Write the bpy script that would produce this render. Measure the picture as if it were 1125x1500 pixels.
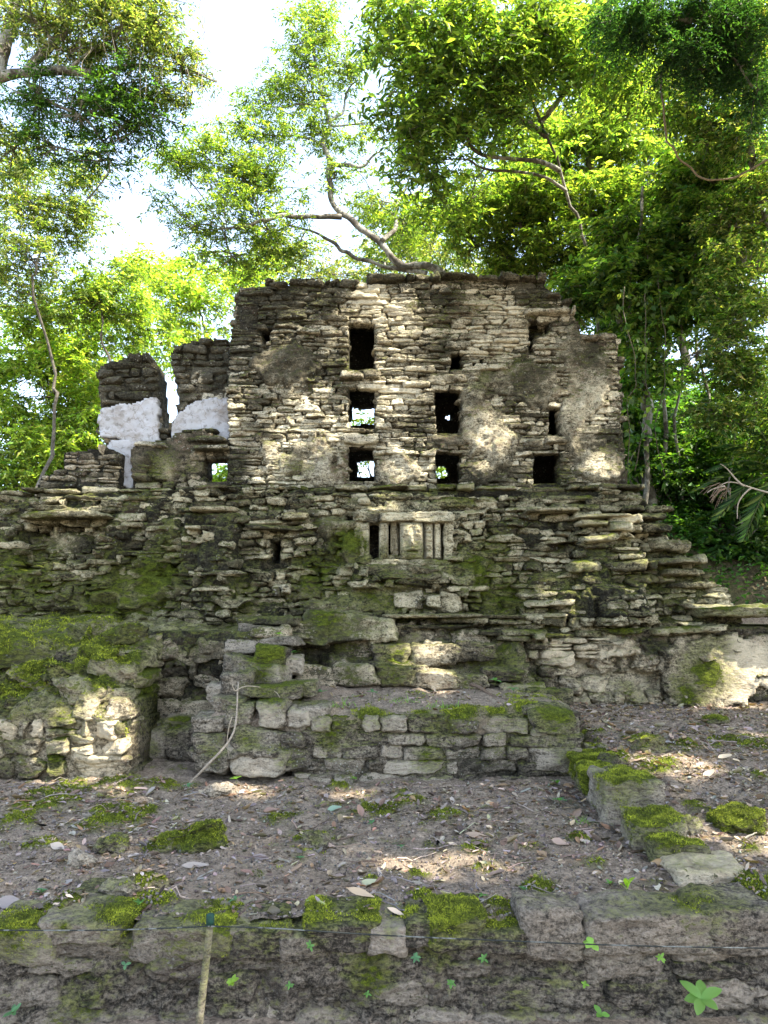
import bpy, math, random
import numpy as np
from mathutils import Vector

# ------------------------------------------------------------------ camera, sky, sun, exposure
for o in list(bpy.data.objects): bpy.data.objects.remove(o)
S = bpy.context.scene
COL = S.collection
PITCH = math.radians(8.0); FPX = 1091.0; HC = 1.7
cd = bpy.data.cameras.new("camera"); cam = bpy.data.objects.new("camera", cd); COL.objects.link(cam)
cam.location = (0, 0, HC); cam.rotation_euler = (math.pi/2+PITCH, 0, 0)
cd.sensor_fit = 'VERTICAL'; cd.sensor_height = 24; cd.lens = 24*FPX/1500; cd.clip_end = 2000; cd.clip_start = .05
S.camera = cam
SUN = Vector((0.50, -0.26, 0.83)).normalized()
w = bpy.data.worlds.new("World"); S.world = w; w.use_nodes = True
nt = w.node_tree; nt.nodes.clear()
sky = nt.nodes.new('ShaderNodeTexSky'); sky.sky_type = 'NISHITA'; sky.sun_disc = False
sky.sun_elevation = math.asin(SUN.z); sky.sun_rotation = math.atan2(SUN.x, SUN.y)
sky.air_density = 1.0; sky.dust_density = 1.2; sky.ozone_density = 1.0
bg = nt.nodes.new('ShaderNodeBackground'); bg.inputs[1].default_value = 0.115
ow = nt.nodes.new('ShaderNodeOutputWorld')
hs = nt.nodes.new('ShaderNodeHueSaturation'); hs.inputs['Saturation'].default_value = .78
nt.links.new(sky.outputs[0], hs.inputs['Color']); nt.links.new(hs.outputs[0], bg.inputs[0]); nt.links.new(bg.outputs[0], ow.inputs[0])
sl = bpy.data.lights.new("sun", 'SUN'); sun = bpy.data.objects.new("sun", sl); COL.objects.link(sun)
sl.energy = 2.7; sl.angle = math.radians(0.6); sl.color = (1, .93, .80)
sun.rotation_euler = SUN.to_track_quat('Z', 'Y').to_euler()
S.view_settings.view_transform = 'Standard'; S.view_settings.look = 'None'
S.view_settings.exposure = 2.95; S.view_settings.gamma = 1
S.render.resolution_x = 768; S.render.resolution_y = 1024

# ------------------------------------------------------------------ helpers
cp, sp_ = math.cos(PITCH), math.sin(PITCH)
def P(px, py, Y):
    """point at forward distance Y seen towards photograph position px,py"""
    u = (px-562.5)/FPX; v = (750-py)/FPX
    t = Y/(cp - v*sp_)
    return np.array([u*t, Y, HC + t*(sp_+v*cp)])
def XZ(pts, Y): return [tuple(P(a, b, Y)[[0, 2]]) for a, b in pts]
def proj(V):
    y = V[:, 1]; z = V[:, 2]-HC
    d = y*cp + z*sp_; up = -y*sp_ + z*cp
    d = np.where(np.abs(d) < 1e-3, 1e-3, d)
    return 562.5+FPX*V[:, 0]/d, 750-FPX*up/d, d

_r = np.random.default_rng(7)
PERM = _r.permutation(4096); VAL = _r.random(4096)*2-1
def vnoise(p):
    i = np.floor(p).astype(np.int64); f = p-i; f = f*f*f*(f*(f*6-15)+10)
    def h(a, b, c):
        return VAL[PERM[(PERM[(PERM[(i[..., 0]+a) & 4095]+i[..., 1]+b) & 4095]+i[..., 2]+c) & 4095]]
    x, y, z = f[..., 0], f[..., 1], f[..., 2]
    a = h(0,0,0)*(1-x)+h(1,0,0)*x; b = h(0,1,0)*(1-x)+h(1,1,0)*x
    c = h(0,0,1)*(1-x)+h(1,0,1)*x; d = h(0,1,1)*(1-x)+h(1,1,1)*x
    return (a*(1-y)+b*y)*(1-z)+(c*(1-y)+d*y)*z
def fbm(p, o=4, g=.5):
    s = np.zeros(p.shape[:-1]); a = 1.0
    for k in range(o):
        s += a*vnoise(p*2.03**k+17.3*k); a *= g
    return s
def N3(x, y, z, f, o=4, g=.5):
    return fbm(np.stack([np.asarray(x)*f, np.asarray(y)*f+np.zeros_like(x), np.asarray(z)*f+np.zeros_like(x)], -1), o, g)
def sst(a, b, x):
    t = np.clip((x-a)/(b-a), 0, 1); return t*t*(3-2*t)

def mesh_obj(name, V, F, mat, parent=None, smooth=True, attrs=None, colattr=None):
    """F: list of int arrays, each (n,3) or (n,4)"""
    if not isinstance(F, (list, tuple)): F = [F]
    F = [f for f in F if len(f)]
    me = bpy.data.meshes.new(name)
    V = np.asarray(V, dtype=np.float32)
    me.vertices.add(len(V)); me.vertices.foreach_set('co', V.ravel())
    loops = np.concatenate([f.ravel() for f in F]).astype(np.int32)
    sizes = np.concatenate([np.full(len(f), f.shape[1], dtype=np.int32) for f in F])
    starts = np.concatenate([[0], np.cumsum(sizes)[:-1]]).astype(np.int32)
    me.loops.add(len(loops)); me.loops.foreach_set('vertex_index', loops)
    me.polygons.add(len(sizes)); me.polygons.foreach_set('loop_start', starts)
    try: me.polygons.foreach_set('loop_total', sizes)
    except Exception: pass
    me.update(calc_edges=True); me.validate()
    if smooth: me.polygons.foreach_set('use_smooth', np.ones(len(me.polygons), dtype=bool))
    for k, a in (attrs or {}).items():
        at = me.attributes.new(k, 'FLOAT', 'POINT'); at.data.foreach_set('value', np.asarray(a, dtype=np.float32))
    if colattr is not None:
        at = me.attributes.new('col', 'FLOAT_COLOR', 'POINT')
        c = np.ones((len(V), 4), dtype=np.float32); c[:, :3] = colattr; at.data.foreach_set('color', c.ravel())
    me.materials.append(mat)
    o = bpy.data.objects.new(name, me); COL.objects.link(o)
    if parent: o.parent = parent
    return o
def tag(o, label=None, cat=None, group=None, kind=None):
    if label: o['label'] = label
    if cat: o['category'] = cat
    if group: o['group'] = group
    if kind: o['kind'] = kind
    return o
def rebase(o, loc):
    """put the object's origin at loc, leaving its shape where it is"""
    loc = np.asarray(loc, dtype=np.float32)
    for me in [o.data]+[c.data for c in o.children]:
        n = len(me.vertices); a = np.empty(n*3, dtype=np.float32)
        me.vertices.foreach_get('co', a); a = (a.reshape(-1, 3)-loc).ravel()
        me.vertices.foreach_set('co', a); me.update()
    o.location = loc.tolist(); return o
def thing(name, label, cat, group=None, loc=(0, 0, 0)):
    o = bpy.data.objects.new(name, None); COL.objects.link(o); o.empty_display_size = .2
    o.location = loc
    return tag(o, label, cat, group)
def child(root, o):
    """parent a world-space mesh to an Empty that may stand anywhere"""
    o.parent = root; o.matrix_parent_inverse.identity()
    rebase(o, root.location); o.location = (0, 0, 0); return o

class Acc:
    def __init__(s): s.V = []; s.F4 = []; s.F3 = []; s.n = 0; s.A = {}; s.C = []
    def add(s, V, F, tone=None, col=None, **kw):
        V = np.asarray(V, float).reshape(-1, 3)
        for f in (F if isinstance(F, (list, tuple)) else [F]):
            if len(f): (s.F4 if f.shape[1] == 4 else s.F3).append(f+s.n)
        s.V.append(V); s.n += len(V)
        s.A.setdefault('tone', []).append(np.full(len(V), .5) if tone is None else np.broadcast_to(tone, (len(V),)))
        s.C.append(np.ones((len(V), 3))*.5 if col is None else np.broadcast_to(col, (len(V), 3)))
    def out(s):
        V = np.concatenate(s.V); F = []
        if s.F4: F.append(np.concatenate(s.F4))
        if s.F3: F.append(np.concatenate(s.F3))
        return V, F, {k: np.concatenate(v) for k, v in s.A.items()}, np.concatenate(s.C)

def grid_faces(nu, nv, off=0):
    i = np.arange(nu-1)[:, None]; j = np.arange(nv-1)[None, :]
    a = (i*nv+j).ravel()
    return np.stack([a, a+nv, a+nv+1, a+1], -1)+off

_tmpl = {}
def box_template(nx, ny, nz):
    k = (nx, ny, nz)
    if k in _tmpl: return _tmpl[k]
    idx = {}; V = []; F = []
    def vid(i, j, l):
        if (i, j, l) not in idx:
            idx[(i, j, l)] = len(V); V.append((2*i/nx-1, 2*j/ny-1, 2*l/nz-1))
        return idx[(i, j, l)]
    for i in range(nx):
        for j in range(ny):
            F.append((vid(i,j,0), vid(i,j+1,0), vid(i+1,j+1,0), vid(i+1,j,0)))
            F.append((vid(i,j,nz), vid(i+1,j,nz), vid(i+1,j+1,nz), vid(i,j+1,nz)))
    for i in range(nx):
        for l in range(nz):
            F.append((vid(i,0,l), vid(i+1,0,l), vid(i+1,0,l+1), vid(i,0,l+1)))
            F.append((vid(i,ny,l), vid(i,ny,l+1), vid(i+1,ny,l+1), vid(i+1,ny,l)))
    for j in range(ny):
        for l in range(nz):
            F.append((vid(0,j,l), vid(0,j,l+1), vid(0,j+1,l+1), vid(0,j+1,l)))
            F.append((vid(nx,j,l), vid(nx,j+1,l), vid(nx,j+1,l+1), vid(nx,j,l+1)))
    _tmpl[k] = (np.array(V), np.array(F)); return _tmpl[k]

def stones(acc, C, Sz, rng, res=(10, 4, 5), k=6.0, rough=.16, warp=.12, rot=.04, yaw=None, frame=0.0, origin=(0, 0), lam=2.2, tone=None, yrot=0.0):
    """C centres (N,3) and Sz half sizes (N,3) in a wall's frame; irregular rounded stones"""
    C = np.asarray(C, float); Sz = np.asarray(Sz, float); N = len(C)
    if N == 0: return
    T, F = box_template(*res)
    nrm = (np.abs(T)**k).sum(1)**(1/k)
    p = (T/nrm[:, None])[None].repeat(N, 0)
    a = rng.normal(0, warp, (N, 1, 8))
    x, y, z = p[..., 0].copy(), p[..., 1].copy(), p[..., 2].copy()
    p[..., 0] = x*(1+a[..., 0]*z)+a[..., 1]*y*.5
    p[..., 2] = z*(1+a[..., 2]*x+a[..., 3]*.8*y)+a[..., 4]*x*x*.9
    p[..., 1] = y*(1+a[..., 5]*x*.6)+a[..., 6]*z*.5+a[..., 7]*x*.8
    q = p*Sz[:, None, :]
    # lumps and broken edges
    off = rng.random((N, 1, 3))*500
    m = np.minimum(Sz.min(1), .12)[:, None]
    s0 = 0.75/np.maximum(m, .02)
    w_ = q*s0[..., None]*np.array([.55, .55, lam*.5])+off
    d = np.stack([fbm(w_+o_, 4, .70) for o_ in (0, 91.7, 43.1)], -1)
    q = q+d*(rough*1.35*m)[..., None]
    r = rng.normal(0, rot, N); c_, s_ = np.cos(r)[:, None], np.sin(r)[:, None]
    x, z = q[..., 0].copy(), q[..., 2].copy(); q[..., 0] = x*c_-z*s_; q[..., 2] = x*s_+z*c_
    r = rng.normal(0, rot*1.4, N) if yaw is None else np.broadcast_to(yaw, (N,)); c_, s_ = np.cos(r)[:, None], np.sin(r)[:, None]
    x, y = q[..., 0].copy(), q[..., 1].copy(); q[..., 0] = x*c_-y*s_; q[..., 1] = x*s_+y*c_
    q = q+C[:, None, :]
    q = q.reshape(-1, 3)
    if frame or origin != (0, 0):
        cc, ss = math.cos(frame), math.sin(frame)
        q = np.stack([origin[0]+q[:, 0]*cc-q[:, 1]*ss, origin[1]+q[:, 0]*ss+q[:, 1]*cc, q[:, 2]], -1)
    FF = (F[None]+(np.arange(N)*len(T))[:, None, None]).reshape(-1, 4)
    t = rng.random(N) if tone is None else np.broadcast_to(tone, (N,))
    acc.add(q, FF, tone=np.repeat(t, len(T)))

def spans(polys, z):
    xs = []
    for poly in polys:
        n = len(poly)
        for i in range(n):
            (x0, z0), (x1, z1) = poly[i], poly[(i+1) % n]
            if (z0 > z) != (z1 > z): xs.append(x0+(z-z0)*(x1-x0)/(z1-z0))
    xs.sort(); return [(xs[i], xs[i+1]) for i in range(0, len(xs)-1, 2)]
def inside(polys, X, Z):
    r = np.zeros(X.shape, bool)
    for poly in polys:
        n = len(poly)
        for i in range(n):
            (x0, z0), (x1, z1) = poly[i], poly[(i+1) % n]
            if z0 == z1: continue
            c = ((z0 > Z) != (z1 > Z)) & (X < x0+(Z-z0)*(x1-x0)/(z1-z0))
            r ^= c
    return r

def masonry(acc, polys, rng, ch=(.06, .1), cw=(.12, .4), depth=.14, jit=.03, yoff=None, gap=.01, res=(10, 4, 5), skip=.0,
            rough=.16, k=6., frame=0., origin=(0, 0), wob=.03, proj_p=.08, proj_d=.06, lam=2.2, warp=.12, rot=.035, edge=.6):
    zs = [z for p in polys for _, z in p]; z = min(zs); z1 = max(zs)
    C = []; H = []
    while z < z1:
        h = rng.uniform(*ch); zc = z+h/2
        for a, b in spans(polys, zc):
            if b-a < .03: continue
            a0 = a+rng.normal(0, .012); x = a0
            while x < b-.03:
                wd = rng.uniform(*cw)*rng.choice([.6, 1, 1, 1.5]); hh = h
                if b-(x+wd) < cw[0]*.5: wd = b-x+rng.normal(0, .01)
                if rng.random() > skip:
                    xc = x+wd/2
                    dz = wob*float(N3(np.array([xc]), 3.1, np.array([zc*.5]), .9, 2)[0])
                    yo = float(yoff(np.array([xc]), np.array([zc]))[0]) if yoff else 0
                    pj = abs(rng.normal(0, jit))+(rng.uniform(.3, 1)*proj_d if rng.random() < proj_p else 0)
                    isedge = (x-a0 < .02) or (x+wd > b-.02)
                    dd = depth*(1+edge*isedge)
                    hs = 1.0
                    if rng.random() < .16 and h > ch[0]*1.2:   # two thin stones instead of one
                        for s in (-.25, .25):
                            C.append((xc, yo+dd/2-pj*rng.uniform(.2, 1), zc+dz+s*h)); H.append((wd/2-gap, dd/2, h*.25-gap*.35))
                    else:
                        C.append((xc, yo+dd/2-pj, zc+dz)); H.append((max(wd/2-gap, .012), dd/2, max(h/2*hs-gap*.5, .012)))
                x += wd
        z += h
    stones(acc, C, H, rng, res=res, rough=rough, k=k, frame=frame, origin=origin, lam=lam, warp=warp, rot=rot)

def core(acc, polys, thick, yoff=None, bias=.05, amp=.06, r=.028, frame=0., origin=(0, 0), freq=2.2, seed=0., back=True, tone=None, cover=None):
    """rough mortar body with real thickness, pierced where the outline has holes"""
    xs = [x for p in polys for x, _ in p]; zs = [z for p in polys for _, z in p]
    nx = int((max(xs)-min(xs))/r)+2; nz = int((max(zs)-min(zs))/r)+2
    gx = np.linspace(min(xs), max(xs), nx); gz = np.linspace(min(zs), max(zs), nz)
    X, Z = np.meshgrid(gx, gz, indexing='ij')
    cx, cz = (gx[:-1]+gx[1:])/2, (gz[:-1]+gz[1:])/2
    CX, CZ = np.meshgrid(cx, cz, indexing='ij')
    M = inside(polys, CX, CZ)
    n = N3(X, seed, Z, freq, 5, .55)
    Y = bias+amp*n+.012*N3(X, seed+5, Z, freq*9, 3, .6)
    if cover is not None: Y = Y-cover(X, Z)
    if yoff is not None: Y = Y+yoff(X, Z)
    jx = .35*r*N3(X, seed+9, Z, 1/r*.4, 1); jz = .35*r*N3(X, seed+19, Z, 1/r*.4, 1)
    V1 = np.stack([X+jx, Y, Z+jz], -1).reshape(-1, 3)
    V2 = V1.copy(); V2[:, 1] = thick+(yoff(X, Z).ravel()*0 if yoff is not None else 0)
    vid = np.arange(nx*nz).reshape(nx, nz); o2 = nx*nz
    F = []
    I, J = np.nonzero(M)
    F.append(np.stack([vid[I, J], vid[I+1, J], vid[I+1, J+1], vid[I, J+1]], -1))
    if back: F.append(np.stack([vid[I, J], vid[I, J+1], vid[I+1, J+1], vid[I+1, J]], -1)+o2)
    Mp = np.pad(M, 1)
    for di, dj, (a, b) in ((1, 0, ((1,1),(1,0))), (-1, 0, ((0,0),(0,1))), (0, 1, ((0,1),(1,1))), (0, -1, ((1,0),(0,0)))):
        nb = Mp[1+di:1+di+M.shape[0], 1+dj:1+dj+M.shape[1]]
        I, J = np.nonzero(M & ~nb)
        va = vid[I+a[0], J+a[1]]; vb = vid[I+b[0], J+b[1]]
        F.append(np.stack([va, vb, vb+o2, va+o2], -1))
    V = np.concatenate([V1, V2]); F = np.concatenate(F)
    # drop unused
    used = np.zeros(len(V), bool); used[F.ravel()] = True
    remap = np.cumsum(used)-1; V = V[used]; F = remap[F]
    if cover is not None: CV = (np.tile(cover(X, Z).ravel()*11, 2)-.1)[used]
    if frame or origin != (0, 0):
        cc, ss = math.cos(frame), math.sin(frame)
        V = np.stack([origin[0]+V[:, 0]*cc-V[:, 1]*ss, origin[1]+V[:, 0]*ss+V[:, 1]*cc, V[:, 2]], -1)
    tn = np.clip(-.25+.62*(CV if cover is not None else 0*V[:, 0]), -.3, .30) if tone is None else tone
    acc.add(V, F, tone=tn)

def tube(acc, pts, rad, seg=6, col=None, lump=.0, cap=True, jitter=0, rng=None):
    pts = np.asarray(pts, float); n = len(pts); rad = np.broadcast_to(rad, (n,)).astype(float)
    T = np.gradient(pts, axis=0); T /= np.linalg.norm(T, axis=1)[:, None]+1e-9
    ref = np.array([0, 0, 1.]) if abs(T[0, 2]) < .9 else np.array([1., 0, 0])
    A = np.cross(T, ref); A /= np.linalg.norm(A, axis=1)[:, None]+1e-9; B = np.cross(T, A)
    th = np.linspace(0, 2*math.pi, seg, endpoint=False)
    R = rad[:, None]
    if lump:
        R = R*(1+lump*N3(pts[:, 0][:, None]+np.cos(th)*.3, pts[:, 1][:, None]+np.sin(th)*.3, pts[:, 2][:, None]+0*th, 3., 2))
    V = pts[:, None, :]+R[..., None]*(np.cos(th)[None, :, None]*A[:, None, :]+np.sin(th)[None, :, None]*B[:, None, :])
    i = np.arange(n-1)[:, None]; j = np.arange(seg)[None, :]
    a = i*seg+j; b = i*seg+(j+1) % seg
    F = [np.stack([a, b, b+seg, a+seg], -1).reshape(-1, 4)]
    V = V.reshape(-1, 3)
    if cap:
        V = np.concatenate([V, pts[-1:], pts[:1]])
        j = np.arange(seg)
        F.append(np.stack([(n-1)*seg+j, (n-1)*seg+(j+1) % seg, np.full(seg, n*seg)], -1))
        F.append(np.stack([(j+1) % seg, j, np.full(seg, n*seg+1)], -1))
    acc.add(V, F, col=col)
def smooth_path(pts, n=24, wig=0., seed=0):
    pts = np.asarray(pts, float); d = np.r_[0, np.cumsum(np.linalg.norm(np.diff(pts, axis=0), axis=1))]
    t = np.linspace(0, d[-1], n)
    m = len(pts)
    if m > 2:
        # catmull-rom
        out = []
        for tt in t:
            i = min(max(np.searchsorted(d, tt)-1, 0), m-2); u = (tt-d[i])/(d[i+1]-d[i])
            p0 = pts[max(i-1, 0)]; p1 = pts[i]; p2 = pts[i+1]; p3 = pts[min(i+2, m-1)]
            out.append(.5*((2*p1)+(-p0+p2)*u+(2*p0-5*p1+4*p2-p3)*u*u+(-p0+3*p1-3*p2+p3)*u**3))
        q = np.array(out)
    else: q = pts[0]+(pts[-1]-pts[0])*np.linspace(0, 1, n)[:, None]
    if wig:
        e = np.sin(np.linspace(0, math.pi, n))[:, None]
        s = seed*13.7
        q = q+e*wig*np.stack([fbm(np.stack([t*1.1+s, t*0+c, t*0+3], -1), 3) for c in (0, 7, 15)], -1)
    return q

# ------------------------------------------------------------------ materials
def nmat(name):
    m = bpy.data.materials.new(name); m.use_nodes = True; t = m.node_tree; t.nodes.clear()
    return m, t
class NB:
    def __init__(s, t): s.t = t
    def n(s, ty, **kw):
        x = s.t.nodes.new(ty)
        for k, v in kw.items():
            if k.startswith('i_'): x.inputs[k[2:].replace('_', ' ')].default_value = v
            else: setattr(x, k, v)
        return x
    def l(s, a, b): s.t.links.new(a, b)
    def val(s, inp, v):
        if isinstance(v, (int, float)): inp.default_value = v
        elif isinstance(v, tuple): inp.default_value = v if len(v) == 4 or inp.type == 'VECTOR' else (*v, 1)
        else: s.l(v, inp)
    def math(s, op, a, b=0., c=None, clamp=False):
        x = s.n('ShaderNodeMath', operation=op, use_clamp=clamp); s.val(x.inputs[0], a); s.val(x.inputs[1], b)
        if c is not None: s.val(x.inputs[2], c)
        return x.outputs[0]
    def mix(s, f, a, b, mode='MIX'):
        x = s.n('ShaderNodeMix', data_type='RGBA', blend_type=mode); s.val(x.inputs[0], f); s.val(x.inputs[6], a); s.val(x.inputs[7], b); return x.outputs[2]
    def noise(s, vec, scale, detail=5., rough=.6, dist=0.):
        x = s.n('ShaderNodeTexNoise'); x.inputs['Scale'].default_value = scale; x.inputs['Detail'].default_value = detail
        x.inputs['Roughness'].default_value = rough; x.inputs['Distortion'].default_value = dist
        s.l(vec, x.inputs['Vector']); return x.outputs['Fac']
    def ss(s, v, a, b):
        x = s.n('ShaderNodeMapRange', interpolation_type='SMOOTHSTEP'); s.val(x.inputs[0], v); s.val(x.inputs[1], a); s.val(x.inputs[2], b); return x.outputs[0]
    def attr(s, name, out='Fac'):
        x = s.n('ShaderNodeAttribute', attribute_name=name); return x.outputs[out]
    def ramp(s, v, stops):
        x = s.n('ShaderNodeValToRGB'); s.l(v, x.inputs[0]); e = x.color_ramp.elements
        while len(e) < len(stops): e.new(.5)
        for el, (p, c) in zip(e, stops): el.position = p; el.color = (*c, 1)
        return x.outputs[0]
def finish(b, col, rough, bump_h, dist=.02, strength=1., spec=.25):
    p = b.n('ShaderNodeBsdfPrincipled'); b.val(p.inputs['Base Color'], col); b.val(p.inputs['Roughness'], rough)
    p.inputs['Specular IOR Level'].default_value = spec
    if bump_h is not None:
        u = b.n('ShaderNodeBump'); u.inputs['Distance'].default_value = dist; u.inputs['Strength'].default_value = strength
        b.l(bump_h, u.inputs['Height']); b.l(u.outputs[0], p.inputs['Normal'])
    o = b.n('ShaderNodeOutputMaterial'); b.l(p.outputs[0], o.inputs[0]); return p

def stone_mat(name, c0, c1, c2, dark=.0, moss=.0, lichen=.5, tint=(.34, .22, .16), tintamt=.35, bumpd=.03, scale=1., contrast=1.):
    m, t = nmat(name); b = NB(t)
    g = b.n('ShaderNodeNewGeometry'); pos = g.outputs['Position']
    mp = b.n('ShaderNodeMapping'); mp.inputs['Scale'].default_value = (1, 1, 2.2); b.l(pos, mp.inputs[0]); flat = mp.outputs[0]
    def cn(v, k): return b.math('MULTIPLY_ADD', v, k, .5-.5*k)       # stretch a noise about its middle
    n1 = cn(b.noise(pos, 1.1*scale, 4, .6), 1.7); n2 = cn(b.noise(flat, 7*scale, 7, .66, .3), 2.0); n3 = cn(b.noise(pos, 48*scale, 5, .75), 2.4)
    n4 = cn(b.noise(pos, 3.3*scale, 7, .7, .6), 1.8); n6 = cn(b.noise(flat, 19*scale, 6, .72, .2), 2.2)
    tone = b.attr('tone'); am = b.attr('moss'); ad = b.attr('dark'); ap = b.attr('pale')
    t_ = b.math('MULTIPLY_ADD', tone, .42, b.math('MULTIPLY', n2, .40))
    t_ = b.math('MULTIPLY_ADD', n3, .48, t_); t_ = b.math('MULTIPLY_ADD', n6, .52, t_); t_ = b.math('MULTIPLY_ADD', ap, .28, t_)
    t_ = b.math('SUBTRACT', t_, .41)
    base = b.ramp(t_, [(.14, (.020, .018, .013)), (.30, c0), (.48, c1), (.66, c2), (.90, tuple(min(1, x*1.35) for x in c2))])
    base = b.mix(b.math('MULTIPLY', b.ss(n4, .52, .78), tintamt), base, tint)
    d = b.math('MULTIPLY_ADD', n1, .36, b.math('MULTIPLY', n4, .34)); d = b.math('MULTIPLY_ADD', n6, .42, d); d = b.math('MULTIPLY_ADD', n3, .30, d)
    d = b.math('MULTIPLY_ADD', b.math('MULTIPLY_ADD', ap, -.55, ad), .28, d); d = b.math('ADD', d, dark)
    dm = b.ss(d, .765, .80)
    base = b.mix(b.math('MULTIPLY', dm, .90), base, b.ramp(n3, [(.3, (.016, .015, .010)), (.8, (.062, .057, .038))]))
    v = b.n('ShaderNodeTexVoronoi'); v.inputs['Scale'].default_value = 26*scale; b.l(pos, v.inputs['Vector'])
    lm = b.math('MULTIPLY', b.ss(b.math('MULTIPLY_ADD', n3, .25, v.outputs['Distance']), .42, .28), b.ss(n4, .52, .72))
    base = b.mix(b.math('MULTIPLY', lm, lichen), base, (.52, .52, .45))
    sx = b.n('ShaderNodeSeparateXYZ'); b.l(g.outputs['Normal'], sx.inputs[0])
    mm = b.math('MULTIPLY_ADD', am, .62, b.math('MULTIPLY', b.math('MAXIMUM', sx.outputs[2], -.5), .22))
    mm = b.math('MULTIPLY_ADD', n4, .40, mm); mm = b.math('MULTIPLY_ADD', n6, .26, mm); mm = b.math('MULTIPLY_ADD', n3, .12, mm); mm = b.math('ADD', mm, moss)
    film = b.ss(mm, .46, .76); mk = b.ss(mm, .83, .95)
    base = b.mix(b.math('MULTIPLY', film, .60), base, b.mix(b.ss(n6, .25, .8), (.030, .040, .008), (.19, .205, .035)))
    n5 = cn(b.noise(pos, 120*scale, 4, .75), 2.2)
    mcol = b.ramp(b.math('MULTIPLY_ADD', n5, .5, b.math('MULTIPLY', n6, .5)), [(.22, (.016, .020, .005)), (.5, (.075, .095, .010)), (.78, (.20, .235, .022))])
    base = b.mix(mk, base, mcol)
    h = b.math('MULTIPLY_ADD', n2, .55, b.math('MULTIPLY', n3, .30)); h = b.math('MULTIPLY_ADD', n6, .75, h)
    h = b.math('MULTIPLY_ADD', b.math('MULTIPLY', mk, n5), .35, h)
    finish(b, base, .92, h, bumpd, 1., .12)
    return m

M_STONE = stone_mat('weathered_limestone', (.085, .072, .047), (.27, .232, .158), (.62, .55, .40), dark=.022)
M_FRIEZE = stone_mat('mossy_limestone', (.062, .055, .034), (.22, .19, .112), (.54, .475, .32), dark=-.015, moss=.0, tintamt=.18)
M_RUBBLE = stone_mat('rubble_stone', (.066, .056, .038), (.23, .19, .125), (.54, .45, .31), dark=-.02, moss=.0)
M_RET = stone_mat('earth_stained_stone', (.062, .052, .041), (.165, .138, .106), (.27, .228, .178), dark=-.10, moss=-.05, tint=(.15, .12, .10), bumpd=.016, scale=1.6, lichen=.2)
M_FRONT = stone_mat('damp_grey_stone', (.060, .051, .038), (.17, .142, .106), (.34, .29, .22), dark=-.06, moss=-.06, tint=(.17, .14, .115), bumpd=.018, scale=1.5)

def plaster_mat():
    m, t = nmat('old_white_plaster'); b = NB(t)
    g = b.n('ShaderNodeNewGeometry'); pos = g.outputs['Position']
    n1 = b.noise(pos, 2.4, 6, .65, .4); n2 = b.noise(pos, 14, 8, .7); n3 = b.noise(pos, 70, 5, .7)
    base = b.ramp(n1, [(.3, (.20, .165, .13)), (.48, (.36, .35, .345)), (.8, (.44, .44, .45))])
    v = b.n('ShaderNodeTexVoronoi', feature='DISTANCE_TO_EDGE'); v.inputs['Scale'].default_value = 3.2
    mx = b.n('ShaderNodeVectorMath', operation='ADD'); b.l(pos, mx.inputs[0])
    nn = b.n('ShaderNodeTexNoise'); nn.inputs['Scale'].default_value = 4; b.l(pos, nn.inputs['Vector'])
    sc = b.n('ShaderNodeVectorMath', operation='SCALE'); sc.inputs[3].default_value = .3; b.l(nn.outputs['Color'], sc.inputs[0]); b.l(sc.outputs[0], mx.inputs[1])
    b.l(mx.outputs[0], v.inputs['Vector'])
    base = b.mix(b.math('MULTIPLY', b.ss(v.outputs['Distance'], .012, .002), .6), base, (.2, .15, .11))
    base = b.mix(b.math('MULTIPLY', b.ss(b.math('ADD', n2, b.math('MULTIPLY', n3, .4)), .74, .82), .55), base, (.12, .10, .08))
    base = b.mix(b.math('MULTIPLY', b.ss(b.attr('dark'), .2, .9), .8), base, (.10, .09, .07))
    finish(b, base, .85, b.math('ADD', n2, b.math('MULTIPLY', n3, .4)), .006, 1., .2); return m
M_PLASTER = plaster_mat()

def ground_mat(name, base_c, litter=.5):
    m, t = nmat(name); b = NB(t)
    g = b.n('ShaderNodeNewGeometry'); pos = g.outputs['Position']
    def cn(v, k): return b.math('MULTIPLY_ADD', v, k, .5-.5*k)
    n1 = cn(b.noise(pos, 1.6, 4, .6), 1.8); n2 = cn(b.noise(pos, 9, 7, .7), 2.); n3 = cn(b.noise(pos, 62, 5, .75), 2.3); n5 = cn(b.noise(pos, 170, 3, .7), 2.); n6 = cn(b.noise(pos, 26, 6, .72, .5), 2.2)
    c = base_c
    f = b.math('MULTIPLY_ADD', n2, .28, b.math('MULTIPLY', n3, .40)); f = b.math('MULTIPLY_ADD', n6, .34, f)
    base = b.ramp(f, [(.26, tuple(x*.22 for x in c)), (.46, c), (.62, tuple(x*1.6 for x in c)), (.82, tuple(x*2.7 for x in c))])
    base = b.mix(b.math('MULTIPLY', b.ss(n1, .5, .8), .45), base, b.mix(.6, base, (.34, .25, .17)))
    am = b.attr('moss')
    mm = b.math('MULTIPLY_ADD', am, .75, b.math('MULTIPLY', n2, .20)); mm = b.math('MULTIPLY_ADD', n6, .22, mm); mm = b.math('MULTIPLY_ADD', n3, .10, mm)
    mk = b.ss(mm, .84, .96)
    mcol = b.ramp(b.math('MULTIPLY_ADD', n5, .5, b.math('MULTIPLY', n6, .5)), [(.22, (.016, .020, .005)), (.5, (.075, .095, .010)), (.78, (.22, .26, .022))])
    film = b.ss(mm, .50, .85)
    base = b.mix(b.math('MULTIPLY', film, .55), base, b.mix(b.ss(n3, .3, .7), (.035, .040, .014), (.15, .16, .05)))
    base = b.mix(mk, base, mcol)
    h = b.math('MULTIPLY_ADD', n3, .6, b.math('MULTIPLY', n2, .5)); h = b.math('MULTIPLY_ADD', n6, .7, h); h = b.math('MULTIPLY_ADD', n5, .25, h)
    finish(b, base, .95, h, .018, 1., .12); return m
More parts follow.
